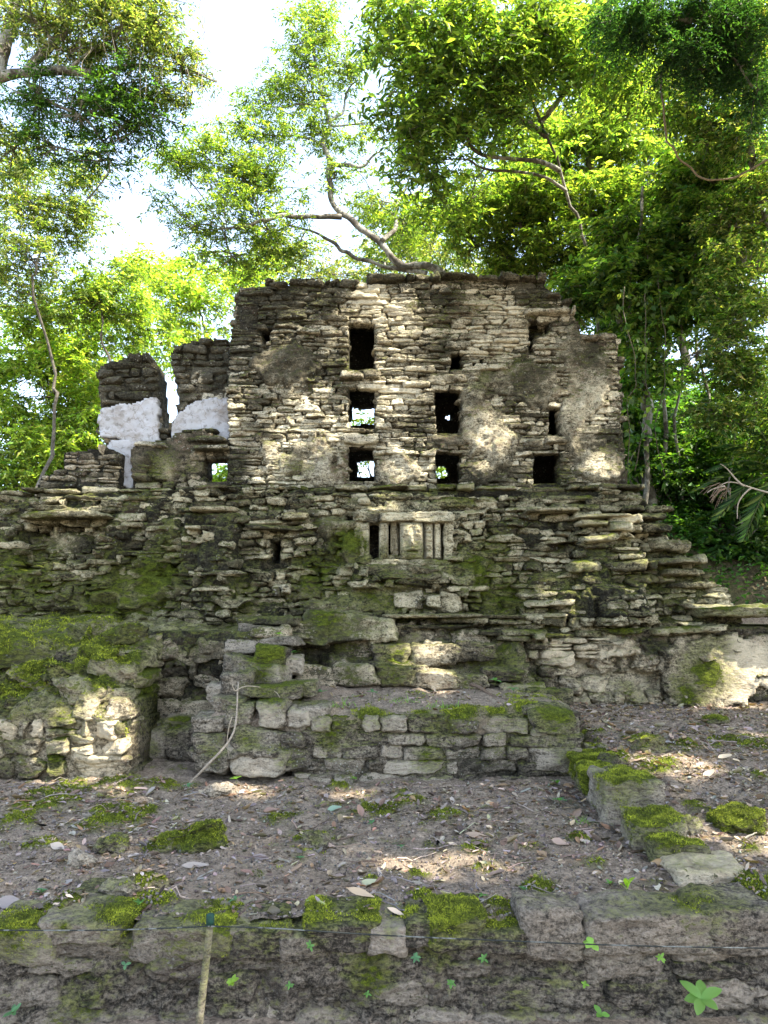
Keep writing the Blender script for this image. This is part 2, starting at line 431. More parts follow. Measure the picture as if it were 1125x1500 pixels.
M_GROUND = ground_mat('leafy_dirt', (.225, .178, .130))
M_TERRAIN = ground_mat('forest_floor', (.10, .08, .05))

def leaf_mat(name, trans=.5, gloss=.35):
    m, t = nmat(name); b = NB(t)
    col = b.attr('col', 'Color')
    p = b.n('ShaderNodeBsdfPrincipled'); b.l(col, p.inputs['Base Color']); p.inputs['Roughness'].default_value = .5
    p.inputs['Specular IOR Level'].default_value = gloss
    tr = b.n('ShaderNodeBsdfTranslucent')
    tc = b.mix(1., col, (.90, 1.0, .50), 'MULTIPLY'); tc2 = b.mix(1., tc, (2.3, 2.2, 1.1), 'MULTIPLY'); b.l(tc2, tr.inputs[0])
    mx = b.n('ShaderNodeMixShader'); mx.inputs[0].default_value = trans; b.l(p.outputs[0], mx.inputs[1]); b.l(tr.outputs[0], mx.inputs[2])
    o = b.n('ShaderNodeOutputMaterial'); b.l(mx.outputs[0], o.inputs[0]); return m
M_LEAF = leaf_mat('green_leaf'); M_DEAD = leaf_mat('dead_leaf', .12, .2)
def plain_attr(name, rough=.8, nsc=60, bd=.004, var=.5):
    m, t = nmat(name); b = NB(t)
    g = b.n('ShaderNodeNewGeometry'); n = b.noise(g.outputs['Position'], nsc, 6, .7)
    c = b.mix(b.ss(n, .35, .65), b.mix(var, b.attr('col', 'Color'), (.02, .02, .015)), b.attr('col', 'Color'))
    finish(b, c, rough, n, bd, 1., .2); return m
M_TWIG = plain_attr('dry_twig')
M_MOSSB = plain_attr('moss_blades', .9, 30, .001, .2)
def bark_mat(lich=.85, nm='lichened_bark'):
    m, t = nmat(nm); b = NB(t)
    g = b.n('ShaderNodeNewGeometry'); pos = g.outputs['Position']
    n1 = b.noise(pos, 2.2, 6, .65, .5); n2 = b.noise(pos, 16, 7, .7)
    base = b.ramp(n2, [(.3, (.035, .030, .024)), (.6, (.12, .105, .08))])
    base = b.mix(b.math('MULTIPLY', b.ss(n1, .46, .56), lich), base, b.ramp(n2, [(.35, (.16, .15, .12)), (.65, (.42, .40, .34))]))
    finish(b, base, .9, n2, .02, 1., .15); return m
M_BARK = bark_mat(); M_BARKD = bark_mat(.12, 'dark_bark')
# ------------------------------------------------------------------ shape of the ground
XK0, XK1 = 1.62, 1.72      # the kerb of stones runs along here
def gz(x, y):
    x = np.asarray(x, float); y = np.asarray(y, float)
    b = .355+(y-3.4)*.045
    kx = 1.60+.06*(y-3.4)*0+.05*np.sin(y*2.1)
    rise = .06+.18*sst(3.8, 7.4, y)
    b = b+rise*sst(kx-.02, kx+.16, x)
    # bank climbing beside the right end of the ruin and forest floor behind it
    hill = 2.3*sst(8.0, 11.0, y+.0*x)*sst(3.2, 4.6, x+.35*(y-8))
    hill2 = 2.0*sst(10.2, 13.5, y)
    return b+np.maximum(hill, hill2)
def gzn(x, y):
    x = np.asarray(x, float); y = np.asarray(y, float)
    z = gz(x, y)+.035*N3(x, y, 0*x, .9, 3)+.018*N3(x, y, 0*x+3, 4.2, 4, .6)+.008*N3(x, y, 0*x+9, 17, 3, .6)
    return z
def ghit(px, py):
    a = P(px, py, 1.0)-np.array([0, 0, HC]); Y = np.linspace(3.35, 14, 1500)
    x = a[0]*Y; z = HC+a[2]*Y
    i = np.argmax(z < gzn(x, Y)); return np.array([x[i], Y[i], float(gzn(x[i], Y[i]))])

def wspot(px, py, Y, r, a=1.): return (P(px, py, Y), r, a)
def field(V, spots, base=0.):
    f = np.full(len(V), float(base))
    for c, r, a in spots:
        d2 = ((V-c)**2).sum(1)/(r*r); g = a*np.exp(-d2)
        f = np.where(a > 0, np.maximum(f, g), f+g)
    return f
FZ = np.random.default_rng(77)
def tufts(V, F4, m, per_m2, size, thr=.62):
    """short moss shoots on the mossy, upward faces"""
    a, b, c, d = (V[F4[:, i]] for i in range(4)); n = np.cross(c-a, d-b); ar = np.linalg.norm(n, axis=1)*.5; n = n/(2*ar[:, None]+1e-12)
    w_ = m[F4].mean(1)+.15*n[:, 2]+.3*N3(a[:, 0], a[:, 1], a[:, 2], 9, 3); p = ar*np.clip((w_-thr)*3, 0, 1)*(n[:, 2] > -.1)
    cnt = FZ.poisson(p*per_m2); i = np.repeat(np.arange(len(F4)), cnt)
    if len(i) == 0: return None
    u, v = FZ.random((len(i), 1)), FZ.random((len(i), 1))
    q = (a[i]*(1-u)+b[i]*u)*(1-v)+(d[i]*(1-u)+c[i]*u)*v
    k = len(i); up = unit_(n[i]+FZ.normal(0, .45, (k, 3))); s = unit_(np.cross(up, FZ.normal(0, 1, (k, 3))))*size*.28
    L = size*FZ.uniform(.5, 1.5, (k, 1)); V2 = np.stack([q-s, q+s, q+up*L], 1).reshape(-1, 3)
    hue = (N3(q[:, 0], q[:, 1], q[:, 2], 12, 3)*.5+.5+FZ.normal(0, .2, k)).clip(0, 1)[:, None]
    col = np.array([.040, .052, .008])*(1-hue)+np.array([.34, .38, .028])*hue
    A = Acc(); A.add(V2, np.arange(3*k).reshape(-1, 3), col=np.repeat(col, 3, axis=0)); return A
def unit_(v): return v/(np.linalg.norm(v, axis=-1, keepdims=True)+1e-9)
def build(acc, name, mat, parent=None, moss=(), dark=(), pale=(), mb=0., db=0., pb=0., smooth=True, fuzz=0, fs=.010):
    V, F, A, C = acc.out()
    A['moss'] = field(V, moss, mb); A['dark'] = field(V, dark, db); A['pale'] = field(V, pale, pb)
    o = mesh_obj(name, V, F, mat, parent, smooth, A)
    if fuzz:
        T = tufts(V, F[0], A['moss'], fuzz, fs)
        if T:
            V2, F2, _, C2 = T.out(); c = mesh_obj('moss', V2, F2, M_MOSSB, o, False, None, C2); c['kind'] = 'stuff'
    return o
R = lambda s: np.random.default_rng(s)
def ledge(acc, pts, Y, th, proj, depth, rng, cw=(.15, .5), skip=.05, res=(14, 6, 5), rough=.2, k=7., jz=.012, yj=.04):
    W = np.array([P(a, b, Y) for a, b in pts]); x = W[0, 0]; C = []; H = []
    while x < W[-1, 0]-.04:
        wd = min(rng.uniform(*cw)*rng.choice([.6, 1, 1.4]), W[-1, 0]-x)
        z = np.interp(x+wd/2, W[:, 0], W[:, 2])
        if rng.random() > skip:
            h = th*rng.uniform(.6, 1.25); p = proj*rng.uniform(.3, 1.2)
            C.append((x+wd/2, Y-p+depth/2+rng.normal(0, yj), z-th/2+rng.normal(0, jz))); H.append((wd/2-.004, depth/2, h/2))
        x += wd
    stones(acc, C, H, rng, res=res, rough=rough, k=k, lam=3., warp=.08, rot=.03)
def pstone(acc, items, rng, res=(18, 12, 10), k=5., rough=.2, **kw):
    """(px, py, width px, height px, Y of the front face, depth m)"""
    C = []; H = []
    for px, py, wp, hp, Y, d in items:
        c = P(px, py, Y); s = Y/FPX*1.0
        C.append((c[0], Y+d/2, c[2])); H.append((wp*s/2, d/2, hp*s/2))
    stones(acc, C, H, rng, res=res, k=max(k, 8.5), rough=rough*.62, **kw)

# ------------------------------------------------------------------ the ruin
ruin = thing('ruined_temple', 'tall grey limestone temple ruin with a windowed upper wall above mossy stepped ledges', 'ruin', loc=(0, 8.5, .7))

# --- upper wall with its windows
YT = 9.0
T_OUT = [(337,716),(336,640),(333,560),(336,505),(346,455),(352,428),(376,419),(440,417),(520,414),(620,409),(700,407),(795,411),(812,425),(834,443),(838,462),(850,472),(849,489),(903,492),(907,560),(911,640),(918,716)]
T_HOLES = [[(511,470),(549,470),(549,541),(510,541)],[(511,566),(549,566),(549,627),(511,627)],[(511,656),(549,656),(549,706),(511,706)],
           [(638,567),(675,567),(675,634),(638,634)],[(638,657),(675,657),(675,708),(638,708)],[(660,513),(678,513),(678,538),(660,538)],
           [(805,596),(820,596),(820,634),(804,634)],[(782,657),(820,657),(820,708),(782,708)],
           [(776,465),(808,466),(806,486),(784,488),(783,517),(775,517)],[(380,482),(399,478),(394,502),(386,506)]]
tp = [XZ(T_OUT, YT)]+[XZ(h, YT) for h in T_HOLES]
rng = R(11)
PL = [(430,670,70,42),(590,690,34,26),(720,640,50,60),(780,560,60,36),(690,600,20,60),(860,560,40,80),(880,680,40,40),(430,540,60,30),(700,690,30,30),(840,620,26,50)]
def plc(X, Z):
    s = np.zeros(X.shape)
    for a, b_, rx, ry in PL:
        c = P(a, b_, YT); s = np.maximum(s, np.exp(-((X-c[0])/(rx*.0085))**2-((Z-c[2])/(ry*.0088))**2))
    n = N3(X, 40., Z, 2.6, 5, .6)
    return .10*sst(.34, .62, s+.34*n)
def tyo(X, Z):   # slight lean and bulge, shallow pilaster strips
    return .03*N3(X, 2.2, Z, .55, 2)+.04*(Z-4.5)/1.3
A = Acc()
masonry(A, tp, rng, ch=(.040, .080), cw=(.10, .40), depth=.17, jit=.020, yoff=tyo, gap=.005, rough=.22, proj_p=.12, proj_d=.055, wob=.06, k=8., res=(15, 4, 7))
core(A, tp, .38, yoff=tyo, bias=.038, amp=.052, r=.020, seed=1, cover=plc, freq=3.4)
comb = A
for i in range(len(A.V)): A.V[i] = A.V[i]+np.array([0, YT, 0])
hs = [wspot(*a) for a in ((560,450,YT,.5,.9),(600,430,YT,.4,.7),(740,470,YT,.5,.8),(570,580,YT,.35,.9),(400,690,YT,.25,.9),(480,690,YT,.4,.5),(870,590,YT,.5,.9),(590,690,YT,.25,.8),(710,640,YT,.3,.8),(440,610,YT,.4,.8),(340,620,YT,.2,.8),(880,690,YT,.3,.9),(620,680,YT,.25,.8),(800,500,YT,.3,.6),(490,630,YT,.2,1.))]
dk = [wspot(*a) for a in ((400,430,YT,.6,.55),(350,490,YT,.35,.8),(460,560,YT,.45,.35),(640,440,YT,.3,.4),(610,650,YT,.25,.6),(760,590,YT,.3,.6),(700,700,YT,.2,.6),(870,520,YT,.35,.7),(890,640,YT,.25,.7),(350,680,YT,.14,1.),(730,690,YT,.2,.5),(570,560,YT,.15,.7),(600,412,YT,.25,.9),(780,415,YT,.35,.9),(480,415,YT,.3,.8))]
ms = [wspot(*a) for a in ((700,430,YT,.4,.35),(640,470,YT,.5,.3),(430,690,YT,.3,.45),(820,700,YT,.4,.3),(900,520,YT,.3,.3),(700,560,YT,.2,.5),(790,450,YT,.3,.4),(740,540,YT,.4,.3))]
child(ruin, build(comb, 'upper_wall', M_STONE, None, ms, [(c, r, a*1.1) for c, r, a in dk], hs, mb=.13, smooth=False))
# slabs over and under the windows
def part_slab(name, rows, label=None, mat=M_STONE, seed=0, moss=(), dark=(), pale=(), **kw):
    A = Acc(); r = R(900+seed)
    for (x0, y0, x1, y1, Y, th, pr, dp) in rows: ledge(A, [(x0, y0), (x1, y1)], Y, th, pr, dp, r, **kw)
    o = child(ruin, build(A, name, mat, None, moss, dark, pale))
    if label: o['label'] = label
    return o
for i, (x0, x1, y0, y1) in enumerate(((498,562,545,560),(625,702,551,563),(622,690,637,653),(500,562,641,652),(768,836,640,655),(768,842,452,463),(652,690,500,510),(436,506,612,620),(352,392,648,656))):
    th = (y1-y0)*.0086
    part_slab('window_slab', [(x0, y0, x1, y0, YT, th, .10, .36)], seed=i, cw=(.3, .6), skip=0, pale=[((0, 0, 0), 1, 0)])
# ragged crest
A = Acc(); rng = R(5)
ledge(A, [(350,424),(378,412),(520,407),(620,402),(700,401),(800,406)], YT, .075, .05, .42, rng, cw=(.12, .4), skip=.12, rough=.3)
ledge(A, [(380,410),(520,405),(700,401),(760,403)], YT+.08, .05, .02, .35, rng, cw=(.08, .25), skip=.35, rough=.4)
child(ruin, build(A, 'crest', M_STONE, None, [wspot(640,405,YT,.8,.35)], [wspot(600,405,YT,1.4,.6)], db=.3))
for pts in ([(800,420),(838,442)], [(846,486),(905,489)]):
    A = Acc(); ledge(A, pts, YT, .065, .03, .4, rng); child(ruin, build(A, 'crest', M_STONE, None, db=.3))
# rear wall, ends and roof of the hollow upper wall
YB = 10.15
B_OUT = [(350,740),(345,505),(362,440),(790,430),(850,500),(892,510),(905,740)]
B_HOLES = [[(513,588),(556,590),(556,622),(513,622)],[(521,672),(556,672),(556,700),(521,700)],[(651,600),(664,598),(666,618),(652,618)],[(641,588),(648,588),(648,591),(641,591)],[(655,587),(668,588),(668,592),(655,591)],[(630,680),(656,677),(655,698),(630,700)]]
def rough_hole(h):
    x = XZ(h, YB); q = []
    for i in range(len(x)):
        a = np.array(x[i]); b_ = np.array(x[(i+1) % len(x)])
        for k in range(4):
            p = a+(b_-a)*k/4; q.append((p[0]+.035*float(N3(np.array([p[0]]), 1., np.array([p[1]]), 9, 2)[0]), p[1]+.035*float(N3(np.array([p[0]]), 9., np.array([p[1]]), 9, 2)[0])))
    return q
bp = [XZ(B_OUT, YB)]+[rough_hole(h) for h in B_HOLES]
A = Acc(); core(A, bp, .3, bias=0, amp=.05, r=.02, seed=4, origin=(0, YB)); A2 = A
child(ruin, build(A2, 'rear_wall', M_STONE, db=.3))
xl = P(338, 600, YT)[0]; xr = P(911, 600, YT)[0]; zb = P(500, 716, YT)[2]; zr = P(880, 492, YT)[2]; zt = P(600, 412, YT)[2]
A = Acc(); rng = R(21)
sp = [[(0.02, zb), (1.42, zb), (1.40, zr-.05), (.02, zr)]]
masonry(A, sp, rng, ch=(.06, .11), cw=(.15, .45), depth=.16, frame=math.pi/2, origin=(xr, YT), proj_p=.05)
core(A, sp, .3, bias=.05, amp=.04, r=.05, frame=math.pi/2, origin=(xr, YT))
child(ruin, build(A, 'end_wall', M_STONE, db=.15))
A = Acc(); rng = R(22); sp = [[(-1.42, zb), (-.02, zb), (-.02, zt-.1), (-1.40, zt-.3)]]
masonry(A, sp, rng, ch=(.06, .11), cw=(.15, .45), depth=.16, frame=-math.pi/2, origin=(xl, YT), proj_p=.05)
core(A, sp, .3, bias=.05, amp=.04, r=.05, frame=-math.pi/2, origin=(xl, YT))
child(ruin, build(A, 'end_wall', M_STONE, db=.15))
A = Acc(); rng = R(23); C = []; H = []
for i in range(18):
    for j in range(3):
        x = xl+.15+(xr-xl-.95)*i/17; C.append((x, YT+.3+j*.4, zt-.14+rng.normal(0, .015))); H.append((.15, .22, .05))
for i in range(4):
    for j in range(3): C.append((xr-.15-.26*i, YT+.3+j*.4, zr-.12)); H.append((.15, .22, .05))
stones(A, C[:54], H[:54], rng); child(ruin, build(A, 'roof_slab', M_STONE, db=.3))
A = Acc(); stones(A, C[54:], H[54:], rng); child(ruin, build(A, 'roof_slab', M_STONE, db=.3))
# stone partitions inside, seen through the openings
A = Acc(); rng = R(24)
for px in (585, 740):
    c = P(px, 600, YT+.4); sp = [[(.42, zb), (1.1, zb), (1.1, zt-.2 if px < 800 else zr-.1), (.42, zt-.2)]]
    core(A, sp, .2, bias=0, amp=.03, r=.06, frame=math.pi/2, origin=(c[0], YT))
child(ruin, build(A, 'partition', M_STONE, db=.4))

# --- broken piers at the left with white plaster
def ragged(poly, Y, amp, seed, thick=.05, r=.02):
    A = Acc(); x = XZ(poly, Y); q = []
    n = len(x)
    for i in range(n):
        a = np.array(x[i]); b = np.array(x[(i+1) % n]); m = max(2, int(np.linalg.norm(b-a)/.03))
        for k in range(m):
            p = a+(b-a)*k/m
            dx = amp*float(N3(np.array([p[0]]), seed, np.array([p[1]]), 5, 4)[0]); dz = amp*float(N3(np.array([p[0]]), seed+30, np.array([p[1]]), 5, 4)[0])
            q.append((p[0]+dx, p[1]+dz))
    core(A, [q], thick, bias=0, amp=.006, r=r, origin=(0, Y), seed=seed, freq=1.5, tone=.5); return A
YP = 9.35
def pier(outline, plaster, seed, darks, yb=.38):
    A = Acc(); rng = R(seed); pl = [XZ(outline, YP)]
    masonry(A, pl, rng, ch=(.07, .14), cw=(.12, .4), depth=.2, jit=.03, origin=(0, YP), rough=.24, proj_p=.12)
    core(A, pl, yb, bias=.03, amp=.06, origin=(0, YP), seed=seed*.37, tone=.2)
    o = child(ruin, build(A, 'pier', M_STONE, None, (), [wspot(*d) for d in darks], (), db=.05))
    for k, p in enumerate(plaster):
        q = build(ragged(p, YP-.13, .035, seed+k, thick=.14), 'plaster', M_PLASTER, dark=())
        q.parent = o
        rebase(q, np.array(ruin.location)); q.location = (0, 0, 0)
    return o
pier([(140,545),(150,534),(172,528),(190,518),(214,514),(230,540),(234,590),(237,645),(200,652),(196,714),(156,714),(157,650),(150,640),(146,600)],
     [[(148,600),(176,586),(196,590),(228,582),(232,600),(233,646),(196,652),(172,640),(151,640)], [(160,645),(196,645),(190,714),(158,714)]], 31, [(190,560,YP,.45,1.),(160,545,YP,.3,.6)])
pier([(248,514),(262,504),(283,500),(337,499),(339,600),(339,640),(256,640),(258,600),(262,585)],
     [[(262,600),(288,586),(337,582),(338,644),(252,646),(256,614)]], 32, [(320,540,YP,.25,1.2),(290,510,YP,.4,.7)])
# dark hole of the second pier, low walls
A = Acc(); rng = R(33)
LW = [XZ([(55,716),(60,700),(92,688),(94,665),(120,660),(150,654),(176,664),(172,716)], YP-.3)]
masonry(A, LW, rng, ch=(.06, .12), cw=(.12, .35), depth=.2, origin=(0, YP-.3), rough=.24); core(A, LW, .6, bias=.02, amp=.05, origin=(0, YP-.3), cover=lambda X, Z: .07*sst(.0, .4, N3(X, 8, Z, 1.5, 4)))
LW2 = [XZ([(196,716),(193,662),(205,650),(252,646),(258,638),(300,634),(338,648),(340,716)], YP-.25), XZ([(299,668),(333,668),(333,708),(300,708)], YP-.25)]
masonry(A, LW2, rng, ch=(.07, .13), cw=(.12, .35), depth=.2, origin=(0, YP-.25), rough=.24)
core(A, LW2, .45, bias=.02, amp=.05, origin=(0, YP-.25), seed=3, cover=lambda X, Z: .08*sst(-.1, .3, N3(X, 8, Z, 1.3, 4)))
child(ruin, build(A, 'low_wall', M_RUBBLE, None, [wspot(230,690,YP-.3,.3,.55),(P(280,690,YP-.3), .2, .5)], [wspot(225,650,YP-.3,.3,.6)], [wspot(245,690,YP-.3,.12,.9)], db=.1))
part_slab('capping_slab', [(262,640,334,645,YP-.3,.07,.12,.4),(266,628,320,630,YP-.2,.06,.08,.3),(200,652,250,648,YP-.25,.05,.08,.3),(285,657,338,659,YP-.3,.05,.14,.4)], seed=41, cw=(.25, .5), skip=0, dark=[wspot(300,640,YP-.3,.5,.6)], moss=[wspot(290,632,YP-.3,.3,.4)])
# wall remains behind the piers closing the gap between them
A = Acc(); G_ = [XZ([(215,716),(222,640),(236,622),(260,612),(262,716)], YP+.9)]
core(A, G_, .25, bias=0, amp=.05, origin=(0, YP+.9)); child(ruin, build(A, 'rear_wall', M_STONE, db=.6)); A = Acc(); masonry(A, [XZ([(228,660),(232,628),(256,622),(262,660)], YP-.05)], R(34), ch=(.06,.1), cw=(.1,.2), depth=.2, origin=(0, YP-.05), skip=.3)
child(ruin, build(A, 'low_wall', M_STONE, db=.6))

# --- carved frieze storey
YF = 8.3
F_OUT = [(-70,740),(40,722),(150,716),(300,712),(500,716),(945,714),(968,742),(985,778),(1000,800),(1022,820),(1035,848),(1060,868),(1072,892),(1074,928),(-70,928)]
F_HOLES = [[(532,763),(652,763),(650,821),(536,821)],[(396,791),(411,791),(409,826),(397,826)],[(247,816),(259,816),(258,833),(248,833)],[(306,841),(325,840),(324,844),(307,846)]]
REL = [  # px0,py0,px1,py1, forward(-)/back(+) metres
 (34,768,148,832,.14),(148,760,172,880,-.06),(176,750,212,850,.03),(212,760,262,850,-.02),(268,752,350,905,-.12),(300,752,345,840,-.05),(352,770,450,850,-.03),(386,778,424,836,.06),
 (455,745,500,850,.05),(500,765,530,850,-.05),(528,750,660,830,.05),(660,740,690,880,-.04),(520,832,690,862,-.09),(775,740,850,905,-.02),(845,752,925,905,-.14),(930,745,1010,905,.06),(860,862,950,905,-.10),(760,868,850,905,-.08)]
def fyo(X, Z):
    s = .30*(Z-2.45)+.07*N3(X, 6.6, Z, .9, 3)
    for a, b_, c, d, dy in REL:
        p = P((a+c)/2, (b_+d)/2, YF); hx = (c-a)/2*.0078; hz = (d-b_)/2*.0078
        e = .03
        s = s+1.6*dy*sst(hx+e, hx-e, np.abs(X-p[0]))*sst(hz+e, hz-e, np.abs(Z-p[2]))
    return s
A = Acc(); rng = R(51)
fp = [XZ(F_OUT, YF)]+[XZ(h, YF) for h in F_HOLES]
# big smooth carved block faces and earth fill leave parts without single stones
def fcov(X, Z):
    s = np.zeros(X.shape)
    for a, b_, rx, ry in ((560,880,90,26),(600,845,60,12),(480,760,30,40),(570,742,140,14),(90,850,80,18),(90,795,48,26),(480,870,80,26),(690,830,26,50),(240,870,60,26),(515,800,14,40),(150,880,120,14)):
        c = P(a, b_, YF); s = np.maximum(s, np.exp(-((X-c[0])/(rx*.0078))**2-((Z-c[2])/(ry*.0078))**2))
    return .12*sst(.4, .7, s+.3*N3(X, 41., Z, 2.6, 4, .6))
masonry(A, fp, rng, ch=(.05, .10), cw=(.09, .30), depth=.26, jit=.035, yoff=fyo, gap=.006, rough=.28, proj_p=.2, proj_d=.08, wob=.10, warp=.2, rot=.06, skip=.06, edge=1., k=7.5, res=(15, 5, 7))
core(A, fp, 1.3, yoff=fyo, bias=.048, amp=.085, r=.020, seed=12, cover=fcov, freq=3.4)
# origin shift to the wall's own plane
for i in range(len(A.V)): A.V[i] = A.V[i]+np.array([0, YF, 0])
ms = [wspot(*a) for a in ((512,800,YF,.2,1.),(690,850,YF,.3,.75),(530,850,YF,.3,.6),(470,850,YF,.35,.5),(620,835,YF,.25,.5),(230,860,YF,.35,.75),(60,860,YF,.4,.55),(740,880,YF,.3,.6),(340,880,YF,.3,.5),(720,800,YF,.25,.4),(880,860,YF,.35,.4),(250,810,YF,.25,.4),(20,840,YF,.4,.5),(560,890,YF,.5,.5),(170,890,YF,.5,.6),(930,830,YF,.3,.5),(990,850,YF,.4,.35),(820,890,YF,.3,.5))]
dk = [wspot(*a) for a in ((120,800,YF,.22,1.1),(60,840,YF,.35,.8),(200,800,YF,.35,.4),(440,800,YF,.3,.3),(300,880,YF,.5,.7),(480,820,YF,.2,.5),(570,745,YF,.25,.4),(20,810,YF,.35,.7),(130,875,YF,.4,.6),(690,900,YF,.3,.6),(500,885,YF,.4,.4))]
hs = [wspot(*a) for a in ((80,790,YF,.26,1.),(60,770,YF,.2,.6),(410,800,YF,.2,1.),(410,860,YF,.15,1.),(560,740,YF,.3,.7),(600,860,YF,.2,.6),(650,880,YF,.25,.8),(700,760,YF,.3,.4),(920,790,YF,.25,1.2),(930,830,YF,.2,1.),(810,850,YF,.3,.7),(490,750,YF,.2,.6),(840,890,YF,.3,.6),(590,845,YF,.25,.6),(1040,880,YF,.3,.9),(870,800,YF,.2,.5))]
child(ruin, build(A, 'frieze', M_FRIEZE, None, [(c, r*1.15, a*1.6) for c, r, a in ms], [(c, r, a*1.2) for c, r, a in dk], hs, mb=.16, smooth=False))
# flat slabs standing out of the frieze
def slabs(rows, seed, name='ledge', mat=M_FRIEZE, moss=(), dark=(), pale=(), mb=.2, **kw):
    r = R(seed)
    for (x0, y0, x1, y1, Y, th, pr, dp) in rows:
        A = Acc(); ledge(A, [(x0, y0), (x1, y1)], Y, th, pr, dp, r, **kw)
        if A.V: child(ruin, build(A, name, mat, None, moss, dark, pale, mb=mb))
slabs([(-60,716,1,716,8.55,.06,.08,.6),(0,716,350,712,8.55,.06,.08,.5),(0,728,940,726,8.5,.06,.06,.5),(350,712,700,711,8.6,.05,.05,.5),(640,712,945,710,8.55,.06,.1,.6),(-60,741,350,742,8.45,.07,.08,.4),(700,742,966,742,8.45,.06,.1,.5),(420,731,700,733,8.45,.10,.12,.5),(945,742,985,744,8.4,.06,.1,.6)], 61, dark=[wspot(400,720,8.5,.5,.5)], pale=[wspot(470,732,8.4,.4,.6)],
      moss=[wspot(660,714,8.5,.4,.9),(P(230,722,8.5),.25,.7),(P(720,722,8.5),.3,.7),(P(450,712,8.5),.3,.6),(P(860,730,8.5),.25,.7),(P(330,740,8.5),.2,.7),(P(560,716,8.5),.3,.6)], cw=(.15, .5), skip=.1)
slabs([(38,750,160,750,8.28,.085,.22,.5)], 62, cw=(1.2, 1.4), skip=0, moss=[wspot(60,755,8.1,.3,.7)], dark=[wspot(100,755,8.1,.5,.5)], res=(40, 8, 6))
slabs([(275,742,350,745,8.2,.05,.12,.4),(360,752,452,752,8.25,.07,.12,.4),(360,775,455,775,8.25,.05,.1,.35),(365,764,450,764,8.3,.04,.08,.3)], 63, cw=(.25, .5), moss=[wspot(400,752,8.1,.2,.5)])
slabs([(770,742,850,742,8.2,.05,.12,.5),(842,752,925,754,8.2,.05,.16,.5),(845,766,922,767,8.15,.085,.2,.5),(848,782,902,783,8.1,.10,.2,.5),(930,752,975,756,8.3,.07,.15,.5),(935,768,985,770,8.25,.08,.15,.6),(955,790,1010,795,8.25,.10,.15,.7),(955,812,1030,815,8.2,.09,.18,.8),(970,830,1028,833,8.2,.08,.12,.8),(980,850,1050,855,8.2,.08,.15,.9),(1030,866,1072,870,8.15,.1,.12,.9),(1000,880,1070,884,8.1,.08,.1,.9),
       (835,824,955,822,8.05,.10,.16,.6),(840,856,915,858,8.05,.06,.12,.5),(850,868,930,872,8.0,.06,.14,.5),(860,884,945,888,7.98,.06,.14,.5),(760,866,850,866,8.05,.05,.1,.4),(770,884,850,882,8.0,.06,.12,.4),(760,898,840,900,7.98,.07,.1,.4)], 64, name='projecting_slab', cw=(.3, .75), skip=.04, res=(20, 8, 5), moss=[wspot(880,770,8.,.25,.7),(P(850,826,8.),.25,.8),(P(930,826,8.),.15,.6),(P(870,860,8.),.2,.4)], pale=[wspot(880,785,8.,.25,.7),(P(920,800,8.),.25,.9),(P(1050,870,8.),.3,.8)])
slabs([(275,770,345,770,8.18,.05,.1,.4),(278,790,345,790,8.18,.05,.1,.4),(278,812,340,812,8.17,.05,.1,.4),(276,835,350,838,8.12,.05,.1,.4),(282,860,345,862,8.08,.06,.1,.4),(700,760,770,765,8.28,.05,.08,.4),(176,768,210,768,8.35,.04,.08,.3),(212,770,262,770,8.32,.05,.08,.3),(0,770,36,768,8.3,.06,.1,.3),(0,796,36,796,8.28,.06,.1,.3),(-60,845,36,845,8.15,.06,.14,.4),(40,838,140,838,8.15,.07,.1,.4)], 65, name='projecting_slab', cw=(.15, .4), moss=[wspot(20,845,8.1,.3,.8)])
# long ledge below the frieze
slabs([(430,905,560,898,7.95,.09,.15,.5),(560,903,705,898,7.95,.06,.18,.5),(560,914,700,912,7.9,.05,.1,.4),(690,898,830,896,7.95,.05,.12,.5),(640,908,760,908,7.95,.05,.12,.5),(700,918,800,924,7.95,.05,.2,.5),(756,925,880,922,7.95,.07,.24,.5),(880,922,975,920,7.95,.07,.24,.6),(965,915,1060,918,7.95,.07,.2,.6),(725,932,792,928,7.9,.06,.22,.45)], 66, cw=(.35, .9), skip=.03, res=(26, 8, 5), moss=[wspot(800,922,7.8,.3,.7),(P(920,920,7.8),.35,.9),(P(500,905,7.9),.25,.5),(P(1000,915,7.8),.3,.6)])
slabs([(1035,888,1180,884,7.75,.14,.1,.6)], 67, cw=(.9, 1.2), skip=0, res=(30, 10, 8), moss=[wspot(1060,895,7.7,.5,.9),(P(1120,895,7.7),.4,.6)], pale=[wspot(1130,892,7.7,.2,.4)])
slabs([(345,902,440,905,7.5,.09,.12,.6),(350,922,450,920,7.4,.08,.12,.5),(345,938,420,938,7.3,.08,.1,.5)], 68, cw=(.5, .8), skip=0, res=(26, 8, 6), dark=[wspot(400,920,7.4,.5,.3)])

# --- the carved niche
A = Acc(); rng = R(71)
def nb(px0, py0, px1, py1, Y, d, seed, k=9., rough=.22, res=(16, 8, 20)):
    stones(A, [((P(px0, py0, Y)[0]+P(px1, py0, Y)[0])/2, Y+d/2, (P(px0, py0, Y)[2]+P(px0, py1, Y)[2])/2)],
           [((px1-px0)/2*.0077, d/2, (py1-py0)/2*.0077)], R(seed), res=res, k=k, rough=rough, warp=.02, rot=.01)
YN = 8.16
